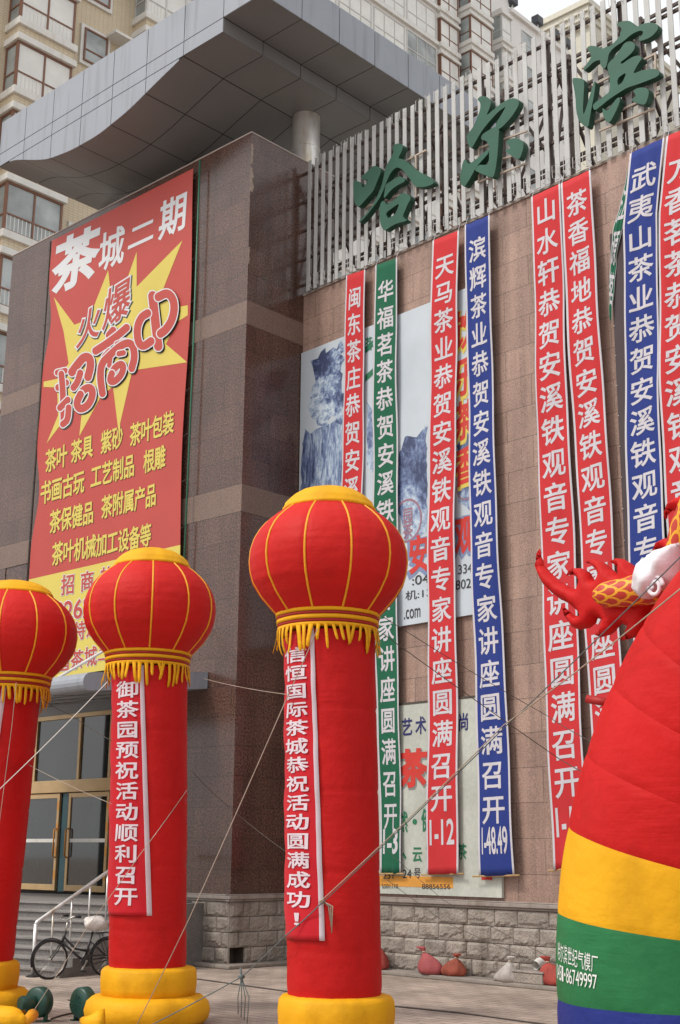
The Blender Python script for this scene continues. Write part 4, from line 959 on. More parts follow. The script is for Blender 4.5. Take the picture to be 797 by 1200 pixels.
for (x, y) in ((600.5, 6), (630.5, 34), (652, 54), (665, 65)):
    p = hx(x, y+3, XW+.1); fl = thing('floodlight', 'small dark floodlight on the white roof edge, ' + ('topmost of four', 'second from the top of four', 'third from the top of four', 'lowest of four')[[600.5, 630.5, 652, 665].index(x)], 'floodlight', (p.x, p.y, zr+.35), 'floodlights along the roof edge')
    q = MB(); q.box((p.x-.35, p.y-.4, zr+.75), (p.x+.3, p.y+.4, zr+1.45)); q.build('lamp_housing', mat('lamp_dark', (.06, .065, .075), .5), fl, bevel=.05)
    q = MB(); q.tube([(p.x, p.y, zr+.35), (p.x, p.y, zr+.8)], .07, 6); q.build('stem', M['alu'], fl)
# far cream block behind the screen
fb = thing('apartment_tower', 'far cream building with a stepped cornice seen through the slats', 'building', hx(660, 60, -80))
c = MB(); p0 = hx(690, 12, -75); p1 = hx(650, 30, -75)
c.box((-95, p0.y-0, 0), (-75, p0.y+22, p0.z-2.2)); c.build('wall', mat('cream_wall', (.52, .50, .42), .7), fb)
c = MB()
for k in range(4): c.box((-95-.2*k, p0.y-.3*k-.5, p0.z-2.2+.75*k), (-75+.3*k, p0.y+22, p0.z-2.2+.75*k+.73))
c.build('cornice', mat('cream_cornice', (.56, .54, .46), .7), fb)

# ------------------------------------------------------------------ lantern columns
def surf_text(items, S, mb, bold=.012):
    for ch, a, t, wa, ht in items:
        vs, fs = glyph(ch, bold); pts = [(a+v[0]*wa, t+v[1]*ht) for v in vs]
        p2, f2 = cut(pts, fs, [(0, [a+wa*k/6 for k in (-2, -1, 0, 1, 2)])])
        mb.add([S(x, z) for x, z in p2], f2)
def lantern(label, base, H, lean, rib0, blabel, btext, ang0, bt, bb, y_text, r=.515, RL=.93, txt_ang=-46, bw=None, K=1.0):
    """H: dict of heights; lean: offset of the head; angles are measured from the direction of the street"""
    base = Vector((base.x, base.y, 0)); tocam = math.atan2(-base.y, -base.x)
    t = thing('lantern_column', label, 'inflatable column', base, 'inflatable lantern columns')
    ax = lambda z: base + Vector((lean[0]*z/6, lean[1]*z/6, z))
    wr = lambda a, z: 1+.006*math.sin(3*a+z*5)+.004*math.sin(9*z)
    c = MB(); c.lathe([(.60, .0), (.74, .02), (.80, .09), (.82, .19), (.79, .29), (.72, .355), (.60, .37)], base, 56, rfun=lambda a, z: 1+.010*math.sin(a*11)+.006*math.sin(a*27+z*20)); c.build('lower_cushion', M['n_yel'], t, smooth=True)
    zc = H['base']
    c = MB(); c.lathe([(.56, .34), (.605, .36), (.625, .45), (.63, .55), (.62, zc-.05), (.59, zc-.01), (.50, zc+.005)], base, 56, rfun=lambda a, z: 1+.012*math.sin(a*9+1)+.009*math.sin(a*23+z*9)); c.build('upper_cushion', M['n_yel'], t, smooth=True)
    zn = H['neck']; c = MB(); nz = 110; n = 84; vs = []
    seams = [zc+(zn-zc)*f for f in (.12, .33, .55, .78)]
    for j in range(nz+1):
        z = zc-.05+(zn-zc+.06)*j/nz; pin = sum(.009*math.exp(-((z-s)/.022)**2) for s in seams)
        if z < zc+.12: pin += .012*math.exp(-((z-zc)/.06)**2)
        for k in range(n):
            a = 2*math.pi*k/n; pk = sum(math.exp(-abs(z-s)/.10) for s in seams)+math.exp(-abs(z-zc)/.12); rr = (r-pin)*(1+.006*math.sin(2*a+z*2.3)+.003*math.sin(a*7+z*9)+.0045*pk*math.sin(a*23+z*14+math.sin(a*5))); vs.append(ax(z)+Vector((rr*math.cos(a), rr*math.sin(a), 0)))
    c.add(vs, [(j*n+k, j*n+(k+1) % n, (j+1)*n+(k+1) % n, (j+1)*n+k) for j in range(nz) for k in range(n)]); c.build('column_tube', M['n_red'], t, smooth=True)
    # lantern body
    zl0, zl1 = H['lan0'], H['cap0']; hl = zl1-zl0; top = base+Vector((lean[0], lean[1], 0)); m = 44
    fr = [0, .06, .17, .30, .40, .50, .60, .71, .80, .865, .93, 1]; rr_ = [.62, .70, .835, .945, .985, 1, .99, .945, .875, .80, .70, .57]
    def rad(f): return RL*float(np.interp(f, fr, rr_))
    RN = 11; seamf = lambda a: 1-.018*max(0, 1-abs(((a-rib0-tocam)*RN/(2*math.pi)+.5) % 1-.5)/.09)**1.0
    c = MB(); c.lathe([(rad(j/m), zl0+hl*j/m) for j in range(m+1)], top, 198, rfun=lambda a, z: seamf(a)*(1+.0045*math.sin(a*RN*3+z*6)*(math.exp(-abs(z-zl0)/.16)+math.exp(-abs(z-zl1)/.14))+.004*math.sin(a*3+z*4))); c.build('lantern_body', M['n_lred'], t, smooth=True)
    for k in range(RN):
        a = tocam+rib0+2*math.pi*k/RN; p = MB(); pts = []
        for j in range(m+1): rr = rad(j/m)*.990; pts.append(top+Vector((rr*math.cos(a), rr*math.sin(a), zl0+hl*j/m)))
        p.tube(pts, .0135, 6); p.build('rib', M['n_orange'], t, smooth=True)
    c = MB(); zt_ = H['cap1']; h = zt_-zl1
    c.lathe([(.50, zl1-.03), (.545, zl1-.01), (.548, zl1+.02), (.535, zl1+.10*h), (.515, zl1+.30*h), (.50, zl1+.36*h), (.44, zl1+.56*h), (.34, zl1+.78*h), (.2, zl1+.93*h), (.08, zl1+.99*h), (0, zt_)], top, 56, rfun=lambda a, z: 1+.008*math.sin(a*13)); c.build('crown_cap', M['n_yel'], t, smooth=True)
    # collar and fringe
    zk = H['neck']+.06; rc = .60
    for i, (za, zb_, ma) in enumerate(((zl0-.015, zl0+.03, 'n_yel'), (zl0-.05, zl0-.015, 'n_maroon'), (zl0-.10, zl0-.05, 'n_yel'), (zl0-.135, zl0-.10, 'n_maroon'), (zl0-.18, zl0-.135, 'n_yel'))):
        e = .005 if ma == 'n_yel' else 0; c = MB()
        c.lathe([(rc-.06, za), (rc+e-i*.006, za+.004), (rc+e-i*.006, zb_-.004), (rc-.06, zb_)], top, 56, rfun=lambda a, z: 1+.006*math.sin(a*8)); c.build('collar_band', M[ma], t, smooth=True)
    nf = 44; zf_ = zl0-.175; rnd = random.Random(int(abs(base.x)*100))
    for k in range(nf):
        a = 2*math.pi*(k+rnd.uniform(-.12, .12))/nf; ln = rnd.uniform(.17, .33); sw = rnd.uniform(-.055, .055); w_ = rnd.uniform(.015, .025); fl = rnd.uniform(-.035, .03)
        p = MB(); pts = [(0, 0), (.35, .01), (.7, .015), (.93, .01), (1, 0)]
        vs = []
        for f, b_ in pts:
            ww = w_*(1.2 if f == 0 else 1 if f < .9 else .8 if f < 1 else .3); rr = rc-.012+fl*f*f*1.5+b_*.6+.012*math.sin(f*5+k)*f
            for s in (-1, 1):
                for o_ in (0, -.006):
                    aa = a+(sw*f+s*ww)/rr; vs.append(top+Vector(((rr+o_)*math.cos(aa), (rr+o_)*math.sin(aa), zf_+.01-ln*f)))
        fs = []
        for i in range(4):
            q = i*4; fs += [(q, q+2, q+6, q+4), (q+1, q+5, q+7, q+3), (q, q+4, q+5, q+1), (q+2, q+3, q+7, q+6)]
        fs += [(0, 1, 3, 2), (16, 18, 19, 17)]
        p.add(vs, fs); p.build('tassel', M['n_yel'], t, smooth=True)
    # the strip banner tied on the column
    hb = thing('strip_banner', blabel, 'banner', ax(bt), 'red strip banners tied on the columns')
    def S(a, z, off=.0):
        rr = r+.014+off+.006*math.sin(z*7+a*3)+.004*math.sin(z*17+a*9); q = ax(z); an = tocam+a
        return q+Vector((rr*math.cos(an), rr*math.sin(an), 0))
    def aR(z): f = (bt-z)/(bt-bb); return R(ang0[1])+(R(ang0[2])-R(ang0[1]))*f
    c = MB(); nj, ni = 60, 16; cols = [0, .05]+[.05+.87*k/12 for k in range(1, 13)]+[.922, 1.0]
    for j in range(nj+1):
        z = bt-(bt-bb)*j/nj
        for s in cols:
            aL = R(ang0[0]); a = aL+(aR(z)-aL)*s; zz = z
            if j == 0: zz = z+.10*(s**3)
            c.v.append(tuple(S(a, zz, .01*math.sin(s*3.1))))
    n = len(cols)
    for j in range(nj):
        for i in range(n-1): c.f.append((j*n+i, j*n+i+1, (j+1)*n+i+1, (j+1)*n+i)); c.m.append(1 if i >= n-2 and j < nj-0 else 0); c.uv.append(None)
    o = c.build('cloth', [M['c_red'] if False else M['strip_red'], M['print_pale']], hb, smooth=True, recalc=False)
    so_ = o.modifiers.new('thickness', 'SOLIDIFY'); so_.thickness = .004; so_.offset = -1
    c = MB(); zs_ = np.linspace(y_text[0], y_text[1], len(btext)); stp_ = abs(zs_[1]-zs_[0])
    its = []
    for i, (ch, z) in enumerate(zip(btext, zs_)):
        f = (bt-z)/(bt-bb); its.append((ch, R(txt_ang)+R(5)*f*.6, z, (R(37) if ch != '！' else R(7)), stp_*(.82 if ch != '！' else .6)))
    surf_text(its, lambda a, z: S(a, z, .022), c, .018); c.build('lettering', M['print_pale'], hb, recalc=False)
    return t, tocam
M['strip_red'] = cloth('bright_red_cloth', (.52, .012, .022))
B3 = hz(393, 1248, 0); B2 = hz(172, 1200, 0); B1 = hz(-36, 1191, 0)
perp = Vector((math.cos(YAW), math.sin(YAW), 0))
def lv(d): return (perp.x*d, perp.y*d)
lantern('largest red inflatable lantern column, nearest the arch, in front of the wall banners', B3, dict(base=.71, neck=4.60, lan0=4.82, cap0=6.09, cap1=6.38), lv(-.13), R(16.4),
        'red strip banner with pale characters on the largest lantern column, ending in an exclamation mark', '信恒国际茶城恭祝活动圆满成功！', (-88, -20, -10), 4.55, 1.29, (4.33, 1.50), txt_ang=-48)
lantern('middle red inflatable lantern column standing in front of the steps and bicycle', B2, dict(base=.72, neck=4.64, lan0=4.85, cap0=6.11, cap1=6.39), lv(-.20), R(2),
        'red strip banner with pale characters on the lantern column by the bicycle', '御茶园预祝活动顺利召开', (-88, -10, 6), 4.55, 1.38, (4.32, 1.62), txt_ang=-36)
def zat(b, y):
    lo, hi = 0., 12.
    for _ in range(40):
        m_ = (lo+hi)/2; q = Vector((b.x, b.y, m_))-CAM; yy = 600-FPX*q.dot(UP)/q.dot(FW)
        if yy > y: lo = m_
        else: hi = m_
    return lo
lantern('red inflatable lantern column cut by the left edge of the photo', B1, dict(base=zat(B1, 1125), neck=zat(B1, 812), lan0=zat(B1, 790)-.06, cap0=zat(B1, 706)+.10, cap1=zat(B1, 681)), lv(.22), R(20),
        'red strip banner on the lantern column at the left edge', '恭祝活动圆满成功', (-88, 2, -8), zat(B1, 812), 1.38, (4.2, 1.62), txt_ang=-42)

# ------------------------------------------------------------------ rainbow arch
YA, RA, RT_ = 9.674, 3.661, .964
AC = Vector((-1.728, YA, 1.222))
arch = thing('inflatable_arch', 'striped inflatable arch leg in red, yellow, green and blue', 'inflatable arch', (AC.x-RA, YA, 0))
def axp(s):      # s<0: straight leg below the spring line; s>=0: angle along the arch
    if s < 0: return Vector((AC.x-RA, YA, AC.z+s)), Vector((-1, 0, 0)), Vector((0, 0, 1))
    s = s/RA
    return AC+Vector((-RA*math.cos(s), 0, RA*math.sin(s))), Vector((-math.cos(s), 0, math.sin(s))), Vector((math.sin(s), 0, math.cos(s)))
def AS(s, a, off=0, pin=0):
    p, n_, t_ = axp(s); rr = RT_+off-pin
    return p+n_*(rr*math.cos(a))+Vector((0, -1, 0))*(rr*math.sin(a))
cuts = [-1.22, -.126]+[R(x)*RA for x in (6.7, 15.3, 22.9, 30.6, 37.2, 44, 51.5, 60, 69, 78, 87, 97, 107, 117, 127, 137, 147, 156, 165, 173)]
cols_ = ['n_blue', 'n_green', 'n_yel']+['n_red']*14+['n_yel', 'n_green', 'n_blue', 'n_blue']
for i, cn in enumerate(cols_[:len(cuts)-1]):
    s0, s1 = cuts[i], cuts[i+1]; c = MB(); nj, n = 14, 72
    for j in range(nj+1):
        f = j/nj; s = s0+(s1-s0)*f; pin = .0065*(math.exp(-f/.03)+math.exp(-(1-f)/.03))-.004*math.sin(math.pi*f)
        for k in range(n):
            a = 2*math.pi*k/n; c.v.append(tuple(AS(s, a, .004*math.sin(a*9+s*20)*math.exp(-min(f, 1-f)/.12), pin)))
    for j in range(nj):
        for k in range(n): c.f.append((j*n+k, j*n+(k+1) % n, (j+1)*n+(k+1) % n, (j+1)*n+k)); c.m.append(0); c.uv.append(None)
    nm = {'n_blue': 'blue_band', 'n_green': 'green_band', 'n_yel': 'yellow_band', 'n_red': 'red_band'}[cn]
    c.build(nm, M[cn], arch, smooth=True)
c = MB(); c.lathe([(RT_*.7, 0), (RT_+.0, .0), (RT_-.02, .06)], (AC.x-RA, YA, 0), 40); c.lathe([(RT_*.7, 0), (RT_+.0, .0), (RT_+.0, 1.23)], (AC.x+RA, YA, 0), 40); c.build('foot_skirt', M['n_blue'], arch, smooth=True)
def arch_ang(px_, py_):      # the angle round the leg that is seen at a pixel, by search on the skin
    best = None
    for si in range(0, 60):
        s = cuts[1]+(cuts[2]-cuts[1])*si/60
        for ai in range(0, 180):
            a = -R(60)+R(180)*ai/180; q = AS(s, a)-CAM; x = 398.5+FPX*q.dot(RT)/q.dot(FW); y = 600-FPX*q.dot(UP)/q.dot(FW)
            p, n_, t_ = axp(s); nor = (AS(s, a)-p)
            if nor.dot(q) > 0: continue
            d_ = (x-px_)**2+(y-py_)**2
            if best is None or d_ < best[0]: best = (d_, s, a)
    return best[1], best[2]
c = MB()
for tx, pa, pb, h in (('哈尔滨世纪气模厂', (656, 1115), (698, 1130), .118), ('0451-86749997', (655, 1138), (698, 1151), .095)):
    s0, a0 = arch_ang(*pa); s1, a1 = arch_ang(*pb); n = len(tx)
    for i, ch in enumerate(tx):
        f = i/(n-1); s = s0+(s1-s0)*f; a = a0+(a1-a0)*f; wa = abs(a1-a0)/(n-1)*.92; vs, fs = glyph(ch, .0)
        kx = .5 if ch == '-' else .8 if ch in '1' else 1
        c.add([AS(s+v[1]*h*(.2 if ch == '-' else 1), a+v[0]*wa*kx, .010) for v in vs], fs)
c.build('lettering', M['print_white'], arch, recalc=False)
c = MB(); q = AS(R(28)*RA, R(10)); c.tube([q, q+Vector((-.22, -.05, .05))], .035, 8); c.build('air_valve', M['n_maroon'], arch, smooth=True)

# ------------------------------------------------------------------ dragon riding on the arch
YG = YA+.1
def puff(mb, poly, y, thick, step=.05, mi=0, uvs=None, uvscale=None, rough=0):
    """a sewn, air-filled shape: outline in the upright plane, both faces swelling away from the seam"""
    P_ = [Vector((p[0], p[1])) for p in poly]; n = len(P_)
    # resample the outline
    out = []
    for i in range(n):
        a, b = P_[i], P_[(i+1) % n]; k = max(1, int((b-a).length/step))
        out += [a+(b-a)*(j/k) for j in range(k)]
    x0, x1 = min(p.x for p in out), max(p.x for p in out); z0, z1 = min(p.y for p in out), max(p.y for p in out)
    arr = np.array([(p.x, p.y) for p in out]); nxt = np.roll(arr, -1, 0)
    def dist(x, z):
        d = nxt-arr; t = np.clip(((np.array((x, z))-arr)*d).sum(1)/np.maximum((d*d).sum(1), 1e-12), 0, 1); q = arr+d*t[:, None]; return float(np.sqrt(((q-(x, z))**2).sum(1)).min())
    def inside(x, z):
        c_ = False; j = len(arr)-1
        for i in range(len(arr)):
            if (arr[i, 1] > z) != (arr[j, 1] > z) and x < (arr[j, 0]-arr[i, 0])*(z-arr[i, 1])/(arr[j, 1]-arr[i, 1])+arr[i, 0]: c_ = not c_
            j = i
        return c_
    pts = [tuple(p) for p in arr]; nb = len(pts)
    z = z0+step/2; r_ = 0
    while z < z1:
        x = x0+(step/2 if r_ % 2 else 0)
        while x < x1:
            if inside(x, z) and dist(x, z) > step*.45: pts.append((x, z))
            x += step
        z += step*.87; r_ += 1
    ov, oe, of, *_ = delaunay_2d_cdt([Vector(p) for p in pts], [(i, (i+1) % nb) for i in range(nb)], [], 1, 1e-6)
    N = len(ov); D_ = []
    for v in ov:
        d_ = dist(v.x, v.y); h = thick*math.sqrt(max(0, 1-(1-min(1, d_/thick))**2)) if d_ < thick else thick
        if rough: h *= 1+rough*math.sin(v.x*23)*math.sin(v.y*19+1)
        D_.append(h)
    ov = list(ov); f_ = []
    for t in of:
        if max(D_[i] for i in t) < 1e-4:
            q = (ov[t[0]]+ov[t[1]]+ov[t[2]])/3; d_ = dist(q.x, q.y); ov.append(q); D_.append(.7*thick*math.sqrt(max(0, 1-(1-min(1, d_/thick))**2))); k = len(ov)-1
            f_ += [(t[0], t[1], k), (t[1], t[2], k), (t[2], t[0], k)]
        else: f_.append(tuple(t))
    front = [(v.x, y-D_[i], v.y) for i, v in enumerate(ov)]; backv = [(v.x, y+D_[i], v.y) for i, v in enumerate(ov)]
    uv = [uvscale(v.x, v.y) for v in ov] if uvscale else None
    mb.add(front, f_, mi, uv); mb.add(backv, [tuple(reversed(t)) for t in f_], mi, uv)
def yp(L, ox, oy, k, Y=None): return [(lambda q: (q.x, q.z))(hy(ox+a/k, oy+b/k, Y or YG)) for a, b in L]
dr = thing('inflatable_dragon', 'red inflatable dragon with a yellow scaled tail riding on the arch', 'inflatable dragon', hy(760, 680, YG))
fin = yp([(125,762),(132,800),(145,840),(180,880),(220,915),(270,945),(300,955),(310,930),(300,900),(280,885),(248,890),(255,870),(280,855),(320,855),(360,875),(385,915),(400,890),(385,860),(360,835),(338,830),(350,815),(390,812),(430,830),(465,860),(490,880),(490,855),(470,835),(450,825),(480,808),(520,812),(570,845),(610,885),(660,900),(680,960),(680,1040),(640,1065),(635,1110),(620,1150),(590,1175),(540,1188),(505,1195),(500,1180),(525,1160),(540,1130),(510,1115),(490,1135),(460,1165),(410,1180),(375,1165),(400,1150),(425,1110),(415,1095),(395,1090),(390,1110),(360,1135),(310,1145),(275,1130),(240,1080),(225,1030),(250,1045),(285,1075),(310,1080),(300,1055),(260,1020),(220,1000),(180,970),(140,930),(118,890),(108,850),(108,800),(115,775)], 597, 450, 3.985)
c = MB(); puff(c, fin, YG+.06, .095, .045); tail_fin = c.build('tail_fin', M['n_red'], dr, smooth=True, recalc='weld')
# tail: a tapering scaled tube
a0 = hy(597+392/3.985, 450+985/3.985, YG-.12); a1 = hy(597+540/3.985, 450+985/3.985, YG-.12); a2 = hy(597+700/3.985, 450+945/3.985, YG-.08); a3 = hy(597+880/3.985, 450+880/3.985, YG)
def scaled(mb, path, rad, nu, n=28, aspect=1.0):
    N = len(path); vs, uv = [], []; L_ = 0
    for i, p in enumerate(path):
        t_ = (path[min(i+1, N-1)]-path[max(i-1, 0)]).normalized(); b_ = Vector((0, 1, 0)); a_ = t_.cross(b_).normalized(); b_ = a_.cross(t_)
        if i: L_ += (p-path[i-1]).length
        for k in range(n+1):
            an = 2*math.pi*k/n; vs.append(p+(a_*math.cos(an)+b_*math.sin(an))*rad[i]); uv.append((L_*nu, k/n*8*aspect))
    mb.add(vs, [(i*(n+1)+k, i*(n+1)+k+1, (i+1)*(n+1)+k+1, (i+1)*(n+1)+k) for i in range(N-1) for k in range(n)], 0, uv)
def bez(P_, n):
    r_ = []
    for i in range(n+1):
        t_ = i/n; q = [Vector(p) for p in P_]
        while len(q) > 1: q = [q[k]*(1-t_)+q[k+1]*t_ for k in range(len(q)-1)]
        r_.append(q[0])
    return r_
path = bez([a0, a1, a2, a3], 40)
c = MB(); scaled(c, path, [.015+.085*min(1, (i/5))**.5+.075*i/40 for i in range(41)], 5.0); c.build('scaled_tail', M['scales'], dr, smooth=True)
# upper body with its own fins
f2 = yp([(797,135),(720,165),(660,205),(635,260),(625,300),(632,345),(642,355),(660,310),(700,275),(740,275),(765,290),(775,340),(775,420),(770,470),(700,510),(620,520),(560,555),(532,600),(525,635),(535,645),(580,610),(630,615),(660,655),(660,700),(760,640),(900,640),(900,120)], 690, 560, 7.45)
c = MB(); puff(c, f2, YG+.06, .10, .045); c.build('back_fin', M['n_red'], dr, smooth=True, recalc='weld')
q0 = hy(792, 665, YG-.05); q1 = hy(798, 635, YG-.1); q2 = hy(818, 585, YG-.1); q3 = hy(860, 540, YG)
c = MB(); path = bez([q0, q1, q2, q3], 24); scaled(c, path, [.10+.12*i/24 for i in range(25)], 5.0); c.build('scaled_body', M['scales'], dr, smooth=True)
cl = yp([(500,960),(510,900),(540,850),(560,780),(610,730),(680,680),(740,650),(797,625),(900,600),(900,950),(760,1000),(640,1090),(570,1085),(530,1050),(500,1010)], 690, 560, 7.45)
c = MB(); puff(c, cl, YG-.20, .17, .035, rough=.30)
cloud = c.build('white_cloud', M['n_white'], dr, smooth=True, recalc='weld')
c = MB()
qq = hy(690+575/7.45, 560+950/7.45, YG-.325)
c.tube([qq+Vector((.075*math.cos(t)*(1-t/14), .005, .095*math.sin(t)*(1-t/14))) for t in np.linspace(0, 10, 48)], .018, 8); c.build('cloud_curl', M['n_white'], cloud, smooth=True)

# ------------------------------------------------------------------ blowers and air hoses
def blower(label, P0, disc_dir, motor_dir):
    t = thing('air_blower', label, 'blower', P0, 'green electric air blowers'); d = Vector(disc_dir).normalized(); m_ = Vector(motor_dir).normalized(); up = Vector((0, 0, 1)); side = d.cross(up)
    ctr = P0+Vector((0, 0, .245))
    n = 28; c = MB()
    snail = [(.185*(1+.12*k/n), 2*math.pi*k/n) for k in range(n)]
    prof_ = lambda sc_, o_: [ctr+side*(r_*sc_*math.cos(a))+up*(r_*sc_*math.sin(a))+d*o_ for r_, a in snail]
    rings = [prof_(.3, -.085), prof_(.88, -.085), prof_(1, -.06), prof_(1, .06), prof_(.88, .085), prof_(.3, .085)]
    c.add([v for r_ in rings for v in r_], [(i*n+k, i*n+(k+1) % n, (i+1)*n+(k+1) % n, (i+1)*n+k) for i in range(5) for k in range(n)]+[tuple(range(n)), tuple(5*n+k for k in range(n))]); c.build('housing', M['blower'], t, smooth=True, auto=50)
    c = MB(); c.lathe([(.085, 0), (.09, .02), (.09, .17), (.075, .20), (.0, .205)], ctr+m_*.085, 20, axis=m_); c.build('motor', M['blower'], t, smooth=True, auto=40)
    c = MB()
    for k in range(8): a = 2*math.pi*k/8; c.bar(ctr-m_*.088+side*(.03*math.cos(a))+up*(.03*math.sin(a)), ctr-m_*.088+side*(.10*math.cos(a))+up*(.10*math.sin(a)), .016, .006)
    c.build('intake_grille', M['black'], t)
    for s_ in (-1, 1):
        c = MB(); c.box((-.03, -.07, 0), (.03, .07, .02), T=lambda v: P0+side*(s_*.13+v.x)+d*v.y+up*v.z); c.bar(P0+side*s_*.13+up*.02, ctr+side*s_*.12-up*.05, .04, .05); c.build('foot', M['blower'], t)
    c = MB(); c.box((-.05, -.07, -.06), (.16, .07, .07), T=lambda v: ctr+side*(.0+v.x)-up*.15+d*v.y); c.build('outlet', M['blower'], t, bevel=.01)
    return t
cdir = Vector((.67, -.74, 0))
P_b1 = hz(44, 1197, 0); P_b2 = hz(96, 1197, 0)
blower('dark green air blower by the left column, feeding its yellow hose', P_b1, (cdir.x-.35, cdir.y-.3, 0), (-.05, -1, 0))
blower('dark green air blower standing against the middle column base', P_b2, (.05, -1, 0), (.35, .9, 0))
hs_ = thing('air_hose', 'fat yellow inflating hose lying between the left column and its blower', 'hose', hz(10, 1196, 0))
e0 = hz(-25, 1192, .16); e1 = hz(30, 1197, .14); c = MB(); c.tube(bez([e0, e0*.5+e1*.5+Vector((0, 0, .02)), e1], 16), [.15]*12+[.14, .13, .10, .07, .05], 20); c.build('tube', M['n_yel'], hs_, smooth=True)
e2 = hz(38, 1190, .14); c = MB(); c.tube([e1, e1*.5+e2*.5, e2], [.05, .065, .08], 12); c.build('nozzle_cuff', M['n_orange'], hs_, smooth=True)
hs2 = thing('air_hose', 'short yellow hose stub tied between the middle column and its blower', 'hose', hz(105, 1200, 0))
e0 = hz(122, 1198, .16); e1 = hz(105, 1199, .15); e2 = hz(97, 1196, .16); c = MB(); c.tube([e0, e0*.5+e1*.5, e1, e2], [.16, .14, .09, .045], 16); c.build('tube', M['n_yel'], hs2, smooth=True)

# ------------------------------------------------------------------ bicycle
bc0 = hz(57, 1148, 0); bd = (sdx*.55+sdy*.9).normalized()          # from front wheel to rear wheel
bdir = (hz(118, 1145, 0)-bc0); bdir.z = 0; bdir.normalize()
bdir = (bdir).normalized(); bs = Vector((0, 0, 1)).cross(bdir)
bike = thing('bicycle', 'old black roadster bicycle parked beside the entrance steps', 'bicycle', bc0)
def BP(x, z, y=0): return bc0+bdir*x+bs*y+Vector((0, 0, z))
RW, WB = .335, 1.12
def wheel(x):
    c = MB(); c.tube([BP(x+RW*math.cos(t)*.955, RW+RW*math.sin(t)*.945) for t in np.linspace(0, 2*math.pi, 48, endpoint=False)], .024, 8, closed=True); wv = c.build('wheel', M['black'], bike, smooth=True)
    c = MB(); c.tube([BP(x+.30*math.cos(t), RW+.30*math.sin(t)) for t in np.linspace(0, 2*math.pi, 40, endpoint=False)], .010, 6, closed=True); c.build('rim', M['chrome'], wv, smooth=True)
    c = MB()
    for k in range(28):
        t = 2*math.pi*k/28; c.tube([BP(x+.02*math.cos(t+1.3*(-1)**k), RW+.02*math.sin(t+1.3*(-1)**k), .03*(-1)**(k//2)), BP(x+.30*math.cos(t), RW+.30*math.sin(t))], .0018, 3)
    c.build('spokes', M['chrome'], wv)
    c = MB(); c.tube([BP(x, RW, -.05), BP(x, RW, .05)], .024, 10); c.build('hub', M['chrome'], wv, smooth=True)
    c = MB(); pts = [BP(x+.355*math.cos(t), RW+.355*math.sin(t)) for t in np.linspace(R(-10) if x > .5 else R(45), R(170) if x > .5 else R(200) , 24)]
    c.tube(pts, .013, 6); c.build('mudguard', M['bikepaint'], wv, smooth=True)
wheel(0); wheel(WB)
H_ = BP(.27, .80); HB = BP(.215, .62); BB = BP(.66, .29); ST = BP(.80, .78)
c = MB(); c.tube([H_, HB], .025, 8); c.tube([HB, BP(.55, .36), BB], .022, 8); c.tube([BP(.245, .71), BP(.48, .50), BP(.70, .46)], .021, 8); c.tube([BB, ST], .022, 8)
for s_ in (-.05, .05): c.tube([BB, BP(WB, RW, s_)], .010, 6); c.tube([BP(.76, .63), BP(WB, RW, s_)], .009, 6)
c.build('frame', M['bikepaint'], bike, smooth=True)
c = MB()
for s_ in (-.05, .05): c.tube([BP(.20, .60, s_*.6), BP(.12, .48, s_), BP(0, RW, s_)], .011, 6)
c.build('fork', M['bikepaint'], bike, smooth=True)
c = MB(); c.tube([H_, BP(.30, .98)], .016, 8); c.tube([BP(.42, 1.06, -.27), BP(.30, 1.065, -.24), BP(.23, 1.01, -.16), BP(.28, .985, 0), BP(.23, 1.01, .16), BP(.30, 1.065, .24), BP(.42, 1.06, .27)], .015, 8); hb_ = c.build('handlebar', M['chrome'], bike, smooth=True)
for s_ in (-.27, .27):
    c = MB(); c.tube([BP(.32, 1.065, s_*.93), BP(.43, 1.06, s_)], .022, 8); c.build('grip', M['black'], hb_, smooth=True)
c = MB(); c.tube([BP(.70, .90), BP(.78, .91), BP(.90, .92), BP(.96, .915)], [.025, .05, .09, .07], 12); c.build('saddle', M['black'], bike, smooth=True)
c = MB(); c.tube([ST, BP(.83, .90)], .013, 8); c.build('seat_post', M['chrome'], bike, smooth=True)
c = MB()
for y_ in (-.07, 0, .07): c.tube([BP(.86, .76, y_), BP(1.38, .78, y_)], .007, 5)
for x_ in (.9, 1.1, 1.36): c.tube([BP(x_, .77, -.075), BP(x_, .77, .075)], .006, 5)
for y_ in (-.07, .07): c.tube([BP(WB, RW, y_), BP(1.22, .775, y_)], .007, 5); c.tube([BP(WB, RW, y_), BP(.95, .765, y_)], .006, 5)
c.build('luggage_rack', M['bikepaint'], bike)
c = MB(); c.lathe([(.0, -.01), (.095, -.008), (.095, .008), (0, .01)], BP(.66, .29, -.07), 24, axis=bs); c.bar(BP(.66, .385, -.065), BP(1.12, .37, -.065), .02, .03); c.bar(BP(.66, .2, -.065), BP(1.12, .30, -.065), .02, .02); c.build('chain_guard', M['bikepaint'], bike)
c = MB(); c.bar(BP(.66, .29, -.1), BP(.58, .14, -.1), .02, .025); c.bar(BP(.66, .29, .1), BP(.74, .44, .1), .02, .025); c.tube([BP(.66, .29, -.11), BP(.66, .29, .11)], .02, 8); crk = c.build('crank', M['chrome'], bike)
c = MB(); c.box((-.05, -.05, -.012), (.05, .05, .012), T=lambda v: BP(.57+v.x, .13+v.z, -.16+v.y)); c.build('pedal', M['black'], crk)
c = MB(); c.box((-.05, -.05, -.012), (.05, .05, .012), T=lambda v: BP(.75+v.x, .45+v.z, .16+v.y)); c.build('pedal', M['black'], crk)
c = MB(); c.tube([BP(WB-.02, RW, .08), BP(WB+.05, 0.01, .2)], .012, 6); c.build('kickstand', M['chrome'], bike)
pb = thing('plastic_bag', 'cloudy white plastic bag pulled over the bicycle saddle', 'bag', BP(.85, .9))
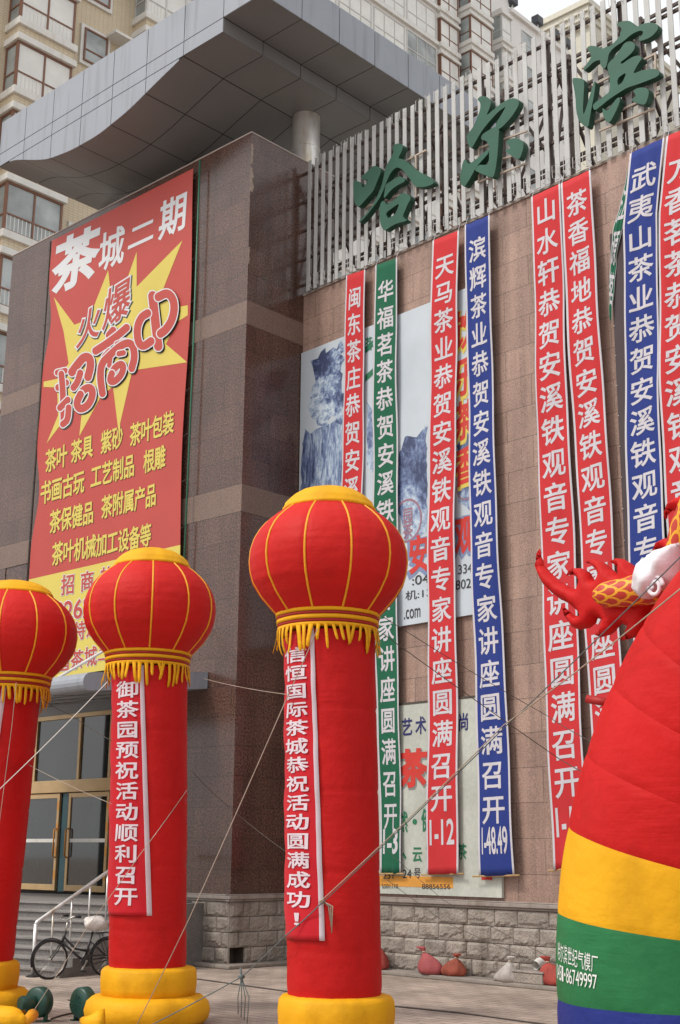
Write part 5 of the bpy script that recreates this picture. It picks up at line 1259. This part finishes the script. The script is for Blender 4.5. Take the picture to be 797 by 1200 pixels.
def lump(mb, ctr, rx, ry, rz, ax, seed, amp=.1, n=20, m=14, squash=0):
    rnd = random.Random(seed); ph = [rnd.uniform(0, 6) for _ in range(8)]; ay = Vector((0, 0, 1)).cross(ax).normalized(); vs = []
    for j in range(m+1):
        t = math.pi*j/m
        for k in range(n):
            a = 2*math.pi*k/n; e = 1+amp*(math.sin(3*a+ph[0]+2*t)*.5+math.sin(5*a+ph[1]-3*t)*.3+math.sin(9*a+ph[2]+5*t)*.2)*math.sin(t)
            z = -math.cos(t)*rz*(e if j < m else 1)
            if squash and z < -rz*squash: z = -rz*squash
            vs.append(Vector(ctr)+ax*(rx*math.sin(t)*math.cos(a)*e)+ay*(ry*math.sin(t)*math.sin(a)*e)+Vector((0, 0, z)))
    mb.add(vs, [(j*n+k, j*n+(k+1) % n, (j+1)*n+(k+1) % n, (j+1)*n+k) for j in range(m) for k in range(n)])
c = MB(); lump(c, BP(.86, .925), .21, .15, .135, bdir, 4, .35); pbm = c.build('bag_skin', M['plastic'], pb, smooth=True)

# ------------------------------------------------------------------ sandbags, block, drain pipe by the wall
def sandbag(label, px_, py_, w_, h_, m, seed, tilt, knot_up=True):
    P0 = W(wuz(px_, py_, .26)[0], .07, .26+.10*(seed % 2)); t = thing('sandbag', label, 'sandbag', P0, 'tied sacks at the foot of the wall')
    A = (WU*math.cos(tilt*.3)+WN*math.sin(tilt*.3)).normalized(); B_ = Vector((0, 0, 1)).cross(A); rnd = random.Random(seed); ph = [rnd.uniform(0, 6) for _ in range(9)]
    prof = [(0, .0), (.0, .55), (.03, .86), (.10, 1.0), (.22, 1.02), (.36, .92), (.50, .70), (.62, .46), (.71, .25), (.765, .15), (.80, .14)]
    def ring(t_, r_, n=30):
        c0 = P0+Vector((0, 0, h_*t_*(1-.12*abs(tilt)*t_)))+A*(w_*tilt*1.15*t_**1.5); q = []
        for k in range(n):
            a = 2*math.pi*k/n; e = 1+.09*math.sin(2*a+ph[0])+.06*math.sin(3*a+ph[1]+4*t_)+.05*math.sin(5*a+ph[2]-6*t_)+(.07*t_)*math.sin(11*a+ph[3])
            q.append(c0+A*(w_*r_*e*math.cos(a))+B_*(w_*.68*r_*e*math.sin(a))+Vector((0, 0, (.06*h_*math.sin(2*a+ph[4]) if .05 < t_ < .7 else 0))))
        return q
    def skin(pr, name):
        c = MB(); rs = [ring(*p) for p in pr]; n = 30
        c.add([v for r_ in rs for v in r_], [(i*n+k, i*n+(k+1) % n, (i+1)*n+(k+1) % n, (i+1)*n+k) for i in range(len(rs)-1) for k in range(n)]); return c.build(name, M[m], t, smooth=True)
    skin(prof, 'sack'); skin([(.78, .13), (.83, .17), (.90, .27), (.96, .36), (1.0, .30), (.95, .12)], 'tied_neck')
    c0 = P0+Vector((0, 0, h_*.785*(1-.12*abs(tilt)*.785)))+A*(w_*tilt*1.15*.785**1.5)
    c = MB(); c.lathe([(w_*.13, -.015), (w_*.17, 0), (w_*.13, .015)], c0, 12); c.build('tie_string', M['rope'], t)
for a in (('upright faded pink sandbag with a twisted neck beside a slumped rusty one', 511, 1149, .23, .54, 'bag_pink', 1, -.9), ('slumped dusty rust coloured sandbag next to the pink one', 531, 1152, .25, .42, 'bag_rust', 2, .5), ('greyish white sandbag beside the low stone block', 598, 1157, .24, .46, 'bag_white', 3, .55), ('red sandbag half hidden by the arch leg', 650, 1160, .24, .50, 'bag_red', 4, -.6), ('red sandbag peeping out behind the largest lantern column', 447, 1146, .26, .72, 'bag_red', 5, -.5)): sandbag(*a)
sbk = W(wuz(625, 1158, .25)[0], .074, .25)
c = MB(); c.box((-.36, -.20, .0), (.36, .20, .169), T=lambda v: sbk+WU*v.x-WN*v.y+Vector((0, 0, v.z))); c.box((-.375, -.21, .17), (.375, .21, .21), T=lambda v: sbk+WU*v.x-WN*v.y+Vector((0, 0, v.z)))
tag(c.build('stone_block', M['stone'], bevel=.02), 'low grey stone block under the drain pipe at the wall foot', 'stone block')
dp = W(*wuz(633, 1128, .1), 0); c = MB(); c.tube([dp, dp+WN*.12+Vector((0, 0, -.0)), dp+WN*.22+Vector((0, 0, -.05))], .085, 16, cap=False); c.tube([dp+WN*.22+Vector((0, 0, -.05)), dp+WN*.21+Vector((0, 0, -.05)), dp+WN*.0], .07, 16, cap=False)
tag(c.build('drain_pipe', M['trim_w'], smooth=True), 'stubby pale drain pipe poking out of the stained stone base', 'pipe')

# ------------------------------------------------------------------ ropes and cables
def rope(label, pts, r=.008, m='rope', sag=0, n=24, cat='rope', name='guy_rope', group='guy ropes of the inflatables'):
    P_ = []
    for i in range(len(pts)-1):
        a, b = Vector(pts[i]), Vector(pts[i+1])
        for k in range(n+(1 if i == len(pts)-2 else 0)): t = k/n; P_.append(a+(b-a)*t-Vector((0, 0, sag*4*t*(1-t))))
    c = MB(); c.tube(P_, r, 6); o = c.build(name, M[m], smooth=True); tag(o, label, cat, group); return o
def dep(x, y, D):      # a point D metres out along the street view
    return CAM+ray(x, y)*D
def colp(B, y, x):     # a point on the front of a column
    q = B-CAM; return dep(x, y, q.dot(FW)/1.0*1.0-.55)
D3 = (B3+Vector((0, 0, 2.5))-CAM).dot(FW); D2 = (B2+Vector((0, 0, 2.5))-CAM).dot(FW); D1 = (B1+Vector((0, 0, 2.5))-CAM).dot(FW); DA = (Vector((-5, YA, 3.5))-CAM).dot(FW)
kA = dep(374, 1058, D3-.75)
rope('long cream rope rising from the largest column up to the arch', [kA, dep(590, 850, (D3+DA)/2-.6), dep(800, 688, DA-1.3)], .0055, 'rope', .02)
rope('dark cord running alongside the cream rope from the arch down to the knot', [dep(376, 1060, D3-.74), dep(592, 852, (D3+DA)/2-.6), dep(800, 650, DA-1.2)], .005, 'cordgrey', .01)
gk = hz(150, 1215, .03); kn = dep(283, 1145, D3+.2)
rope('grey-green cord from the column knot down to the pavement', [dep(376, 1059, D3-.75), dep(333, 1098, D3-.65), kn, gk], .0065, 'cordgrey', .01)
c = MB(); c.tube([kn+Vector((0, 0, 0)), kn+Vector((-.02, 0, .1))], .012, 6)
for k in range(4): c.tube([kn, kn+Vector((.04*k-.05, .02*k, -.22)), kn+Vector((.05*k-.07, .03, -.40-.03*k))], .006, 5)
c.lathe([(0, -.04), (.045, 0), (0, .04)], kn, 8); tag(c.build('rope_knot', M['cordgrey'], smooth=True), 'frayed knot of cord with dangling ends low by the wall', 'knot')
c = MB(); q = dep(378, 1056, D3-.72)
c.lathe([(0, -.03), (.035, 0), (0, .03)], q, 8)
for k in range(3): c.tube([q, q+Vector((.05+.03*k, .04, -.05)), q+Vector((.07+.01*k, .05, -.20-.06*k))], .007, 5)
tag(c.build('rope_knot', M['rope'], smooth=True), 'cream rope knot with loose ends on the largest column', 'knot')
e = hz(158, 1206, .02); kk = dep(338, 814, D3+.0)
rope('brown rope slanting from the largest lantern down to the pavement by the middle column', [dep(372, 737, D3-.6), kk, dep(222, 1076, D3+.3), e], .006, 'tanbar', .01)
rope('thin cord from the middle lantern to the rope knot left of the largest column', [dep(238, 795, D2-.0), kk], .0035, 'tanbar', .02)
rope('dark cord from the largest lantern across the wall banners to the arch', [dep(448, 742, D3-.1), dep(655, 889, D3+.5), dep(705, 915, DA+.9)], .005, 'wire', .01)
rope('thin cord crossing the lower billboard to the arch', [dep(448, 722, D3), dep(640, 838, D3+1), dep(716, 880, DA+1)], .004, 'wire', .02)
rope('white rope from the middle lantern slanting down past the left column', [dep(126, 799, D2-.3), dep(-6, 930, D1-1.5)], .006, 'trim_w', .02)
rope('thin pale cord between the left column and the middle column in front of the doors', [dep(50, 820, D1-.2), dep(84, 838, D1+.5), dep(131, 868, D2-.4)], .004, 'wire', .02)
rope('thin tan cord in front of the glass doors', [dep(33, 896, D1-.0), dep(131, 942, D2-.4)], .004, 'tanbar', .02)
rope('brown cord hanging down the left column', [dep(19, 800, D1-.72), dep(14, 850, D1-.75), dep(-4, 990, D1-.75)], .0045, 'tanbar', 0)
rope('tan cord from the middle column past the bicycle to the pavement', [dep(219, 926, D2-.1), dep(163, 1003, D2-.75), dep(100, 1090, D2-.8), hz(28, 1202, .02)], .0045, 'tanbar', .01)
rope('dark cord from the left knot of the middle lantern along the brown block', [dep(226, 905, D2+.2), dep(268, 945, D2+1.5), dep(338, 1000, D3+.2)], .004, 'wire', .02)
for i, (pts) in enumerate(([(446, 1025), (520, 1080), (630, 1128)], [(446, 990), (520, 1055), (640, 1120)])):
    rope(('lower', 'upper')[i]+' of two thin dark cords slanting across the stone base to the drain pipe', [W(*wuz(*p, .35), .35) for p in pts], .005, 'wire', .01)
P_ = [hz(x, y, .012) for x, y in ((80, 1172), (110, 1174), (180, 1150), (222, 1146), (338, 1162), (450, 1178), (540, 1187), (650, 1202), (760, 1225))]
rope('black power cable lying across the pavement', P_, .011, 'wire', 0, 8, 'cable', 'power_cable', 'cables on the pavement')
rope('short cable between the two green blowers', [hz(60, 1194, .012), hz(72, 1190, .012), hz(86, 1187, .012), hz(94, 1190, .012)], .011, 'wire', 0, 8, 'cable', 'power_cable', 'cables on the pavement')

bpy.data.objects.remove(_to); bpy.data.curves.remove(_tc)
